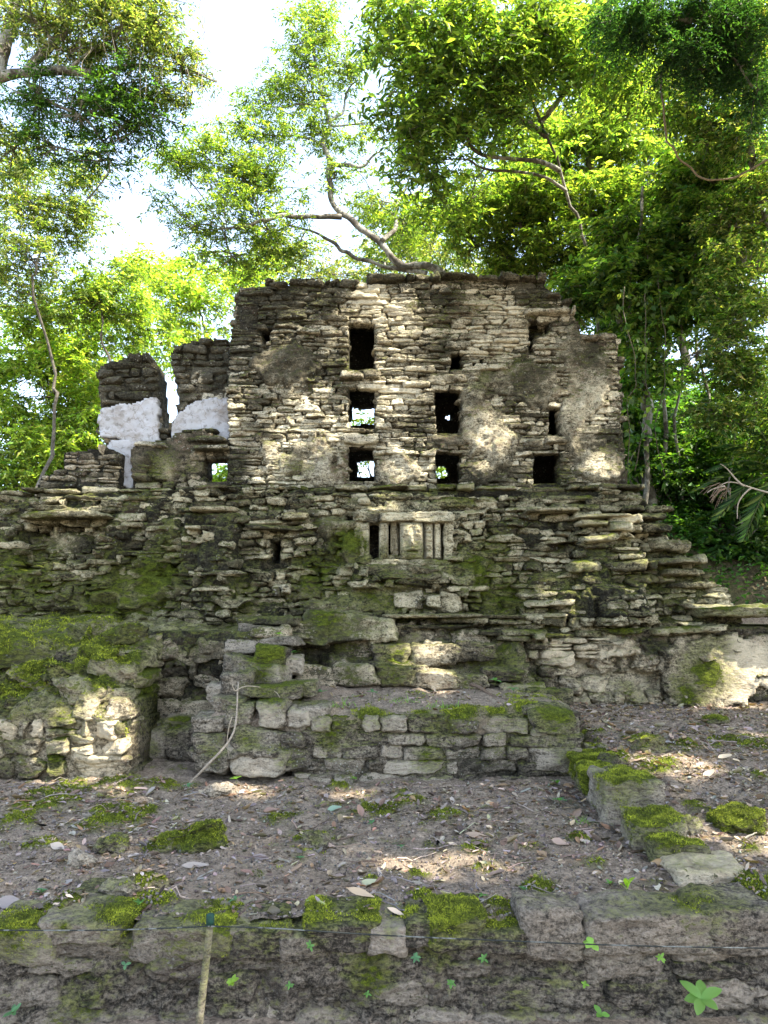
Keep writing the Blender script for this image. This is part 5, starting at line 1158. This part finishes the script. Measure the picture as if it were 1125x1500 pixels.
for i in range(3):
    q = pts[own == i]; W = Acc(); A = Acc(); c = ctrs[i]
    tr = smooth_path([bases[i], (bases[i]+c)/2+np.array([.3, 0, 0]), c], 24, .3, i); tube(W, tr, np.linspace(.24, .07, 24), 10, lump=.3)
    for k in range(14):
        p = q[rng.integers(len(q))]; a = tr[rng.integers(13, 23)]; tube(W, smooth_path([a, (a+p)/2+rng.normal(0, .2, 3), p], 12, .2, k), np.linspace(.05, .012, 12), 6)
    V = W.V; keepW = True
    sprays(A, q, rng, Ls=.42, k=5, m=5, ll=.17, lw=.08, cs=GREEN, drop=keep_leaf)
    t = thing('canopy_tree', labs[i], 'tree', 'forest trees around the viewer', loc=tuple(bases[i]))
    V, F, at, C = W.out(); child(t, mesh_obj('trunk', V, F, M_BARK, None, True)); V, F, at, C = A.out(); child(t, mesh_obj('crown', V, F, M_LEAF, None, False, None, C))
# ------------------------------------------------------------------ litter, seedlings, fence
BROWN = [(.22,.15,.10), (.13,.085,.06), (.25,.20,.17), (.34,.265,.19), (.10,.075,.06), (.38,.31,.24), (.20,.165,.15), (.30,.25,.225), (.17,.12,.085), (.26,.17,.10)]
def curled(acc, pos, yaw, pitch, roll, L, Wd, curl, cols, nrm=None, lobes=False):
    """dead leaves: 7 x 3 grid each, pointed at both ends and curled"""
    n = len(pos); u = np.linspace(0, 1, 6); v = np.array([-1, 0, 1.])
    prof = (np.sin(np.pi*np.clip(u*.96+.02, 0, 1))**.75)
    x = (u[None, :, None]-.5)*L[:, None, None]+0*v; y = v[None, None, :]*prof[None, :, None]*Wd[:, None, None]*.5
    z = curl[:, None, None]*Wd[:, None, None]*(np.abs(v)[None, None, :]*prof[None, :, None]*.55+((u[None, :, None]-.5)**2)*1.3)
    z = z+.10*Wd[:, None, None]*np.sin(7*u[None, :, None]+yaw[:, None, None]*3)*v
    p = np.stack([x+0*z, y+0*z, z], -1).reshape(n, -1, 3)
    def rot(p, a, i, j):
        c, s = np.cos(a)[:, None], np.sin(a)[:, None]; q = p.copy(); q[..., i] = p[..., i]*c-p[..., j]*s; q[..., j] = p[..., i]*s+p[..., j]*c; return q
    p = rot(p, roll, 1, 2); p = rot(p, pitch, 0, 2); p = rot(p, yaw, 0, 1)
    p[..., 2] -= p[..., 2].min(1)[:, None]*.55
    V = (p+pos[:, None, :]).reshape(-1, 3); F = grid_faces(6, 3)
    F = (F[None]+(np.arange(n)*18)[:, None, None]).reshape(-1, 4); acc.add(V, F, col=np.repeat(cols, 18, axis=0))
def surf(n, rng, x0, x1, y0, y1):
    x = rng.uniform(x0, x1, n); y = rng.uniform(y0, y1, n); return x, y
rng = R(701); A = Acc()
n = 40000; x, y = surf(n, rng, -4.1, 5.4, 3.52, 8.0); k = (np.abs(x) < .56*y+.35) & (rng.random(n) < .32+.5*sst(-.4, .5, N3(x, y, 0*x, 1.5, 3))+.25*(x > 1.7)) & ~((y > 5.85) & (x < 1.65))
x, y = x[k], y[k]; n = len(x); L = np.clip(rng.lognormal(math.log(.029), .50, n), .012, .10)
curled(A, np.stack([x, y, gtop(x, y)+.002], -1), rng.uniform(0, 6.3, n), rng.normal(0, .28, n), rng.normal(0, .35, n), L, L*rng.uniform(.25, .55, n), rng.uniform(-.3, 1.3, n), palette(rng, n, BROWN, var=.3))
n = 420; x, y = surf(n, rng, xa+.1, xb-.05, 6.05, 7.0)
L = np.clip(rng.lognormal(math.log(.030), .4, n), .012, .08); curled(A, np.stack([x, y, topz(x, y)+.004], -1), rng.uniform(0, 6.3, n), rng.normal(0, .28, n), rng.normal(0, .35, n), L, L*rng.uniform(.25, .55, n), rng.uniform(-.3, 1.3, n), palette(rng, n, BROWN, var=.3))
V, F, at, C = A.out(); o = mesh_obj('leaf_litter', V, F, M_DEAD, None, True, None, C); tag(o, 'brown and grey fallen leaves scattered over the dirt', 'leaf litter', kind='stuff')
A = Acc(); n = 330
for i in range(n):
    x = rng.uniform(-4, 5.2); y = rng.uniform(3.5, 7.9)
    if y > 5.85 and x < 1.65: y = rng.uniform(3.5, 5.8)
    a = rng.uniform(0, math.pi); L = rng.uniform(.04, .30); m = 6
    t_ = np.linspace(-.5, .5, m); px_ = x+np.cos(a)*t_*L+rng.normal(0, .006, m); py_ = y+np.sin(a)*t_*L*.8+rng.normal(0, .006, m)
    px_ = np.clip(px_, -4.1, 5.5); py_ = np.clip(py_, 3.51, 9)
    tube(A, np.stack([px_, py_, gtop(px_, py_)+.006+rng.uniform(0, .012)], -1), np.linspace(.0035, .0015, m)*rng.uniform(.6, 1.6), 5, col=palette(rng, 1, BROWN)[0], cap=False)
V, F, at, C = A.out(); o = mesh_obj('twigs', V, F, M_TWIG, None, True, None, C); tag(o, 'thin dry twigs strewn over the dirt slope', 'twigs', kind='stuff')
# crumbs of earth and grit
def crumbs(n, rng, x, y, zf, lo=.0025, hi=.009):
    T, Fq = box_template(2, 2, 2); T = T/np.linalg.norm(T, axis=1)[:, None]; s = np.clip(rng.lognormal(math.log(lo*1.6), .5, n), lo*.6, hi)
    p = T[None]*s[:, None, None]*rng.uniform(.55, 1.3, (n, 1, 3))*(1+rng.normal(0, .18, (n, len(T), 1)))+np.stack([x, y, zf+s*.25], -1)[:, None, :]
    A = Acc(); A.add(p.reshape(-1, 3), (Fq[None]+(np.arange(n)*len(T))[:, None, None]).reshape(-1, 4), col=np.repeat(palette(rng, n, [(.15,.125,.105), (.20,.165,.14), (.11,.09,.08), (.30,.26,.22)], var=.3), len(T), axis=0)); return A
n = 12000; y = 3.52+4.3*rng.random(n)**1.5; x = rng.uniform(-2.9, 2.9, n)*(y/5.2)+.2; x = np.clip(x, -4, 5.3); k = ~((y > 5.85) & (x < 1.65)); x, y = x[k], y[k]; n = len(x)
V, F, at, C = crumbs(n, rng, x, y, gtop(x, y)).out(); o = mesh_obj('soil_crumbs', V, F, M_TWIG, None, False, None, C); tag(o, 'small crumbs of soil and grit covering the slope', 'grit', kind='stuff')

# single fallen leaves that can be told apart
BIG = [(84,1243,26,.9,(.34,.29,.24),'pale round fallen leaf lying left of the grey angular rock'),(541,1297,32,.35,(.36,.36,.22),'pale yellow-green fallen leaf in the lower middle of the slope'),(286,1273,40,.3,(.30,.25,.21),'long pale curled dead leaf below the two mossy rocks'),(528,1313,44,.2,(.40,.30,.2),'narrow tan dead leaf just below the pale yellow-green one'),
 (470,1330,24,.35,(.28,.30,.12),'small olive rolled leaf above the cap stones, lower middle'),(456,1327,16,.6,(.22,.32,.14),'small fresh green fallen leaf beside the olive rolled one'),(820,1238,26,.8,(.32,.23,.18),'pink-tan oval fallen leaf right of centre'),(15,1330,44,.6,(.22,.19,.175),'big grey curled dead leaf at the left edge above the cap stones'),
 (764,1372,34,.35,(.31,.27,.24),'pale dead leaf lying over the retaining wall edge, upper of two'),(766,1386,34,.35,(.33,.25,.22),'pinkish dead leaf lying over the retaining wall edge, lower of two'),(700,1228,40,.2,(.30,.22,.16),'long brown leaf right of the sunlit patch'),(490,1188,22,.5,(.20,.27,.19),'bluish green fallen leaf near the foot of the stone bench'),(478,1243,26,.45,(.33,.25,.2),'tan curled leaf in the centre left of the slope'),
 (990,1265,36,.4,(.30,.21,.17),'brown leaf lying at the side of the cracked kerb block'),(1062,1112,24,.4,(.5,.4,.28),'sunlit tan leaf on the right terrace')]
for i, (px, py, w_, asp, c, lab) in enumerate(BIG):
    r_ = R(720+i)
    if py > 1350 and px > 700: p = P(px, py-2, 3.44); p[2] += .004
    else: p = ghit(px, py); p[2] = float(gtop(p[0], p[1]))+.004
    L = w_*p[1]/FPX*.95; A = Acc()
    curled(A, p[None], np.array([r_.uniform(-.6, .6)]), np.array([r_.normal(0, .15)]), np.array([.45]), np.array([L]), np.array([min(max(L*asp, L*.28), L*.5)]), np.array([.35]), np.array([c]))
    V, F, at, C = A.out(); o = mesh_obj('fallen_leaf', V, F, M_DEAD, None, True, None, C); rebase(o, p); tag(o, lab, 'leaf')

def blade_leaf(acc, p, az, el, L, Wd, col, rng, n=6):
    """a broad living leaf with a folded midrib"""
    u = np.linspace(0, 1, n); d = np.array([math.cos(az), math.sin(az), 0.]); s = np.array([-math.sin(az), math.cos(az), 0.])
    r = u*L; ang = el-u*.55*rng.uniform(.5, 1.1); x = np.cumsum(np.cos(ang))*L/n; z = np.cumsum(np.sin(ang))*L/n; x -= x[0]; z -= z[0]
    mid = p+d*x[:, None]+np.array([0, 0, 1.])*z[:, None]; w_ = Wd*.5*np.sin(np.pi*np.clip(u*.93+.04, 0, 1))**.8
    nup = np.array([0, 0, 1.])*.22
    V = np.stack([mid+s*w_[:, None]+nup*w_[:, None], mid, mid-s*w_[:, None]+nup*w_[:, None]], 1).reshape(-1, 3)
    acc.add(V, grid_faces(n, 3), col=np.repeat(np.array(col)[None]*np.where(np.arange(3) == 1, .8, 1)[:, None], n, axis=0).reshape(n, 3, 3).transpose(0, 1, 2).reshape(-1, 3)*0+np.array(col))
def seedling(name, px, py, Y, hpx, nl, Lpx, asp, col, label, seed, el=.5, whorl=True, cat='seedling', face=False):
    rng = R(seed)
    if Y is None: p = ghit(px, py); p[2] = float(gtop(p[0], p[1]))
    else: p = P(px, py, Y)
    s = p[1]/FPX; h = hpx*s; L = Lpx*s
    t = thing(name, label, cat, loc=tuple(p)); W = Acc(); top = p+np.array([rng.normal(0, .15)*h, -.25*h if Y else 0, h])
    q = smooth_path(np.array([p-np.array([0, -.02 if Y else 0, .01]), (p+top)/2+np.array([.06*h, -.05*h, 0]), top]), 8); tube(W, q, np.linspace(.0022, .0012, 8)*max(1, h/.08), 5, col=(.10,.14,.03))
    V, F, at, C = W.out(); child(t, mesh_obj('stem', V, F, M_TWIG, None, True, None, C))
    a0 = rng.uniform(0, 6.3)
    if Y and Y < 3.5: t.rotation_euler = (math.radians(rng.uniform(22, 42)), 0, 0)
    for k in range(nl):
        A = Acc(); f = 1 if whorl else (k+1)/nl
        i = int(7*(.35+.65*f)); az = a0+k*(2*math.pi/nl if whorl else 2.4)+rng.normal(0, .15)
        e_ = el+rng.normal(0, .2)
        blade_leaf(A, q[i], az, e_, L*rng.uniform(.75, 1.15), L*asp, tuple(np.clip(np.array(col)*rng.uniform(.8, 1.2), 0, .7)), rng)
        V, F, at, C = A.out(); child(t, mesh_obj('leaf', V, F, M_LEAF, None, True, None, C))
    return t
YW = 3.33
G1 = (.16,.30,.05); G2 = (.10,.22,.06); G3 = (.09,.20,.10); YG = (.28,.42,.05)
SD = [('seedling',1020,1470,YW,16,6,34,.42,(.15,.29,.07),'biggest seedling, six broad bright leaves, low on the retaining wall at the right',.4,True),
 ('seedling',880,1492,YW,10,3,18,.45,(.13,.28,.06),'three-leaved seedling at the bottom edge left of the biggest one',.5,True),
 ('seedling',866,1388,YW+.02,10,5,17,.6,(.22,.38,.08),'jagged bright green seedling hanging over the grey cap stone',.2,False),
 ('seedling',919,1308,None,8,5,18,.4,YG,'upright yellow-green seedling above the mossy cap stone at the right',1.1,False),
 ('seedling',893,1300,None,4,5,11,.4,G2,'small seedling left of the yellow-green one',.6,True),
 ('seedling',820,1182,None,8,5,15,.45,G3,'bluish green seedling near the bench corner, nearer of two',.6,True),
 ('seedling',815,1155,None,6,3,12,.5,G2,'seedling at the foot of the bench corner, farther of two',.7,True),
 ('seedling',862,1335,None,5,5,10,.5,G3,'seedling rooted beside the pale knobbly stone',.4,True),
 ('seedling',766,1310,None,6,7,9,.6,G3,'dark-leaved round seedling in the lower right of the slope',.4,False),
 ('seedling',707,1316,None,4,5,10,.45,G2,'low seedling left of the dark-leaved round one',.3,True),
 ('seedling',346,1150,None,8,4,12,.6,G1,'seedling beside the smooth grey stone at the foot of the leaning branch',.5,True),
 ('seedling',518,1147,None,6,4,9,.5,G1,'seedling at the foot of the stone bench, left of centre',.5,True),
 ('seedling',545,1212,None,5,5,9,.5,G3,'seedling in the middle of the slope, upper of two',.5,True),
 ('seedling',588,1248,None,4,4,8,.5,G3,'seedling in the middle of the slope, lower of two',.5,True),
 ('seedling',440,1262,None,4,5,9,.5,G3,'tiny seedling left of the tan curled leaf',.5,True),
 ('seedling',345,1325,None,5,3,15,.3,G3,'long-leaved bluish seedling above the rope post',.4,True),
 ('seedling',205,1338,None,6,5,13,.35,G2,'seedling on the cap stones left of the rope post',.6,True),
 ('seedling',275,1160,None,6,4,11,.5,G3,'seedling at the foot of the leaning branch',.5,True),
 ('seedling',60,1310,None,5,7,12,.4,G3,'spreading seedling near the big grey curled leaf',.3,False),
 ('seedling',120,1268,None,5,6,10,.5,G2,'seedling beside the bare angular rock',.4,False),
 ('seedling',340,1440,YW,12,7,11,.5,(.22,.36,.05),'leafy sprig on the retaining wall right of the rope post',.5,False),
 ('seedling',455,1388,YW,5,5,9,.4,G2,'small fern-like sprig under the cap stones, left of centre',.3,True),
 ('seedling',424,1445,YW,4,5,8,.4,G2,'small sprig on the face of the retaining wall, left of centre',.3,True),
 ('seedling',660,1442,YW,4,6,9,.4,G2,'feathery sprig on the face of the retaining wall in the middle',.3,True),
 ('seedling',610,1404,YW,4,6,9,.4,G3,'pale sprig under the bright moss cushions',.3,True),
 ('seedling',708,1406,YW,4,5,9,.4,G2,'sprig under the edge right of the bright moss cushions',.3,True),
 ('seedling',538,1458,YW,3,5,7,.4,G2,'tiny sprig low on the retaining wall in the middle',.3,True),
 ('seedling',967,1405,YW,4,6,9,.4,G1,'sprig below the long mossy cap stone at the right',.3,True),
 ('seedling',856,1445,YW,4,4,8,.5,G1,'yellowish sprig on the wall below the jagged seedling',.3,True),
 ('seedling',20,1485,YW,8,6,14,.4,G3,'sprig in the bottom left corner of the retaining wall',.4,False),
 ('seedling',184,1415,YW,4,3,9,.5,G3,'two-leaved sprig under the left cap stones',.3,True),
 ('seedling',432,965,7.1,8,5,11,.5,G2,'seedling among the corner steps left of the rubble',.5,True),
 ('seedling',410,935,6.95,6,4,9,.5,G1,'seedling on top of the corner steps',.5,True),
 ('seedling',660,1412,YW,3,3,6,.4,G2,'tiny leaf pair under the middle of the rope',.3,True)]
for i, (nm, px, py, Y, h, nl, L, asp, col, lab, el, wh) in enumerate(SD[:-1]): seedling(nm, px, py, Y, h, nl, L, asp, col, lab, 800+i, el, wh)
def grass(name, label, px, py, n, Lpx, seed, spread=.03, pos=None):
    rng = R(seed); p = ghit(px, py) if pos is None else pos; s = p[1]/FPX; A = Acc()
    for _ in range(n):
        b_ = p+np.r_[rng.normal(0, spread, 2), 0.]; az = rng.uniform(0, 6.3); L = Lpx*s*rng.uniform(.6, 1.2); u = np.linspace(0, 1, 5); el = rng.uniform(.6, 1.3); bend = rng.uniform(.5, 1.6)
        d = np.array([math.cos(az), math.sin(az), 0]); an = el-u*bend; q = b_+d*(np.cumsum(np.cos(an))*L/5)[:, None]+np.array([0, 0, 1.])*(np.cumsum(np.sin(an))*L/5)[:, None]
        sd_ = np.array([-d[1], d[0], 0])*.0022*(1-u*.85)[:, None]*(L/.08); V = np.stack([q-sd_, q+sd_], 1).reshape(-1, 3); A.add(V, grid_faces(5, 2), col=np.array([.14, .27, .05])*rng.uniform(.7, 1.3))
    V, F, at, C = A.out(); o = mesh_obj(name, V, F, M_LEAF, None, True, None, C); rebase(o, p); return o
tag(grass('grass_tuft', '', 853, 1208, 34, 18, 901), 'bright green tuft of grass left of the big square kerb block', 'grass')
for i, (x, y, lab) in enumerate(((-.35, 6.15, 'grass tuft on the bench top, left of three'), (.15, 6.25, 'grass tuft on the bench top, middle of three'), (.45, 6.12, 'grass tuft on the bench top, right of three'))):
    tag(grass('grass_tuft', '', 0, 0, 36, 20, 905+i, .07, np.array([x, y, float(topz(np.array(x), np.array(y)))])), lab, 'grass')
for i, (px, py, Y, lab) in enumerate(((545,1020,6.6,'seedling on the back of the bench top, left of centre'),(725,1003,6.9,'seedling on the back of the bench top, right of centre'),(752,1015,6.7,'pale seedling on the right half of the bench top'),(470,1020,6.5,'long-leaved seedling on the left of the bench top'))):
    seedling('seedling', px, py, Y, 6, 6, 12, .4, G3, lab, 880+i, .4, True)

# leaning branch, rope and post
a = P(345,1012,6.0); b_ = ghit(272,1156); A = Acc(); q = smooth_path(np.array([a+np.array([.0, .1, .06]), a, P(333,1070,5.8), P(305,1120,5.7), b_+np.array([0, 0, .01])]), 26, .05, 4)
tube(A, q, np.linspace(.005, .011, 26), 8, col=(.33,.27,.20), lump=.3)
for pts in ([(345,1012,6.0),(365,1004,6.1),(400,1010,6.1),(410,1022,6.0)], [(345,1012,6.0),(342,1000,6.0),(340,994,6.0)], [(340,1050,5.85),(334,1085,5.84),(336,1110,5.84)]):
    tube(A, smooth_path([P(*p) for p in pts], 12, .02, 2), np.linspace(.005, .0025, 12), 5, col=(.38,.31,.22))
V, F, at, C = A.out(); o = mesh_obj('leaning_branch', V, F, M_TWIG, None, True, None, C); rebase(o, b_); tag(o, 'thin pale dead branch leaning against the left end of the stone bench', 'branch')
for i, (pts, r0, lab) in enumerate(([[(690,1003,7.0),(705,1010,6.9),(730,1022,6.7),(745,1022,6.7)], .018, 'short brown root lying at the back of the bench top'], [[(775,1330),(810,1335),(860,1342),(900,1338)], .007, 'long thin twig above the grey cap stone'])):
    A = Acc(); q = np.array([P(*p) if len(p) == 3 else ghit(*p)+np.array([0, 0, .012]) for p in pts]); q = smooth_path(q, 20, .03, i); tube(A, q, np.linspace(r0, r0*.5, 20), 7, col=(.16,.11,.075), lump=.3)
    V, F, at, C = A.out(); o = mesh_obj('root' if i == 0 else 'twig', V, F, M_TWIG, None, True, None, C); rebase(o, q[0]); tag(o, lab, 'root' if i == 0 else 'twig')
YR2 = 3.12; pt = P(308,1350,YR2); pb = P(285,1530,YR2); pb[2] = 0.0; pb[0] = P(288,1500,YR2)[0]-.01
post = thing('fence_post', 'thin mossy green stake with a dark cap holding the rope in front of the wall', 'post', loc=tuple(pb))
A = Acc(); tube(A, smooth_path([pb-np.array([0, 0, .1]), (pb+pt)/2+np.array([.004, 0, 0]), pt], 30, .01, 3), np.linspace(.0165, .0135, 30), 14, lump=.10, col=(.16,.17,.06)); V, F, at, C = A.out(); at['moss'] = np.full(len(V), .60); at['dark'] = np.full(len(V), -.2); at['pale'] = np.full(len(V), .5)
child(post, mesh_obj('stake', V, F, M_FRONT, None, True, at))
A = Acc(); tube(A, [pt-np.array([0, 0, .012]), pt+np.array([0, 0, .010]), pt+np.array([0, 0, .026]), pt+np.array([0, 0, .030])], np.array([.0155, .016, .0155, .010]), 14, col=(.012,.05,.035)); V, F, at, C = A.out(); child(post, mesh_obj('cap', V, F, M_TWIG, None, True, None, C))
def rope(pts, lab, flecks):
    A = Acc(); q = smooth_path([P(*p) for p in pts], 220); n = len(q); r_ = R(31)
    tube(A, q, .0026*(1+.15*np.sin(np.arange(n)*2.1)), 7, col=(.022,.026,.024)); base = A.C[0] = np.tile((.022,.026,.024), (len(A.V[0]), 1))
    seg = np.repeat(np.arange(n), 7); on = fbm(np.stack([np.arange(n)*.16, np.zeros(n)+flecks, np.zeros(n)], -1), 3) > .30-.5*(flecks > 1)*np.linspace(-.4, .7, n)
    c = np.r_[np.repeat(on, 7), [False]*(len(base)-7*n)]; A.C[0] = np.where(c[:, None], np.array([[.15,.155,.14]]), base)
    V, F, at, C = A.out(); o = mesh_obj('rope', V, F, M_TWIG, None, True, None, C); rebase(o, q[0]); tag(o, lab, 'rope')
kn = P(308,1357,YR2-.018)
rope([(-60,1362,YR2),(60,1363,YR2),(180,1362,YR2),(307,1357,YR2-.019)], 'thin dark rope running left from the green stake', 1.)
rope([(309,1357,YR2-.019),(400,1360,YR2),(560,1370,YR2),(760,1379,YR2),(950,1386,YR2),(1190,1390,YR2)], 'thin dark rope flecked white running right from the green stake', 3.)
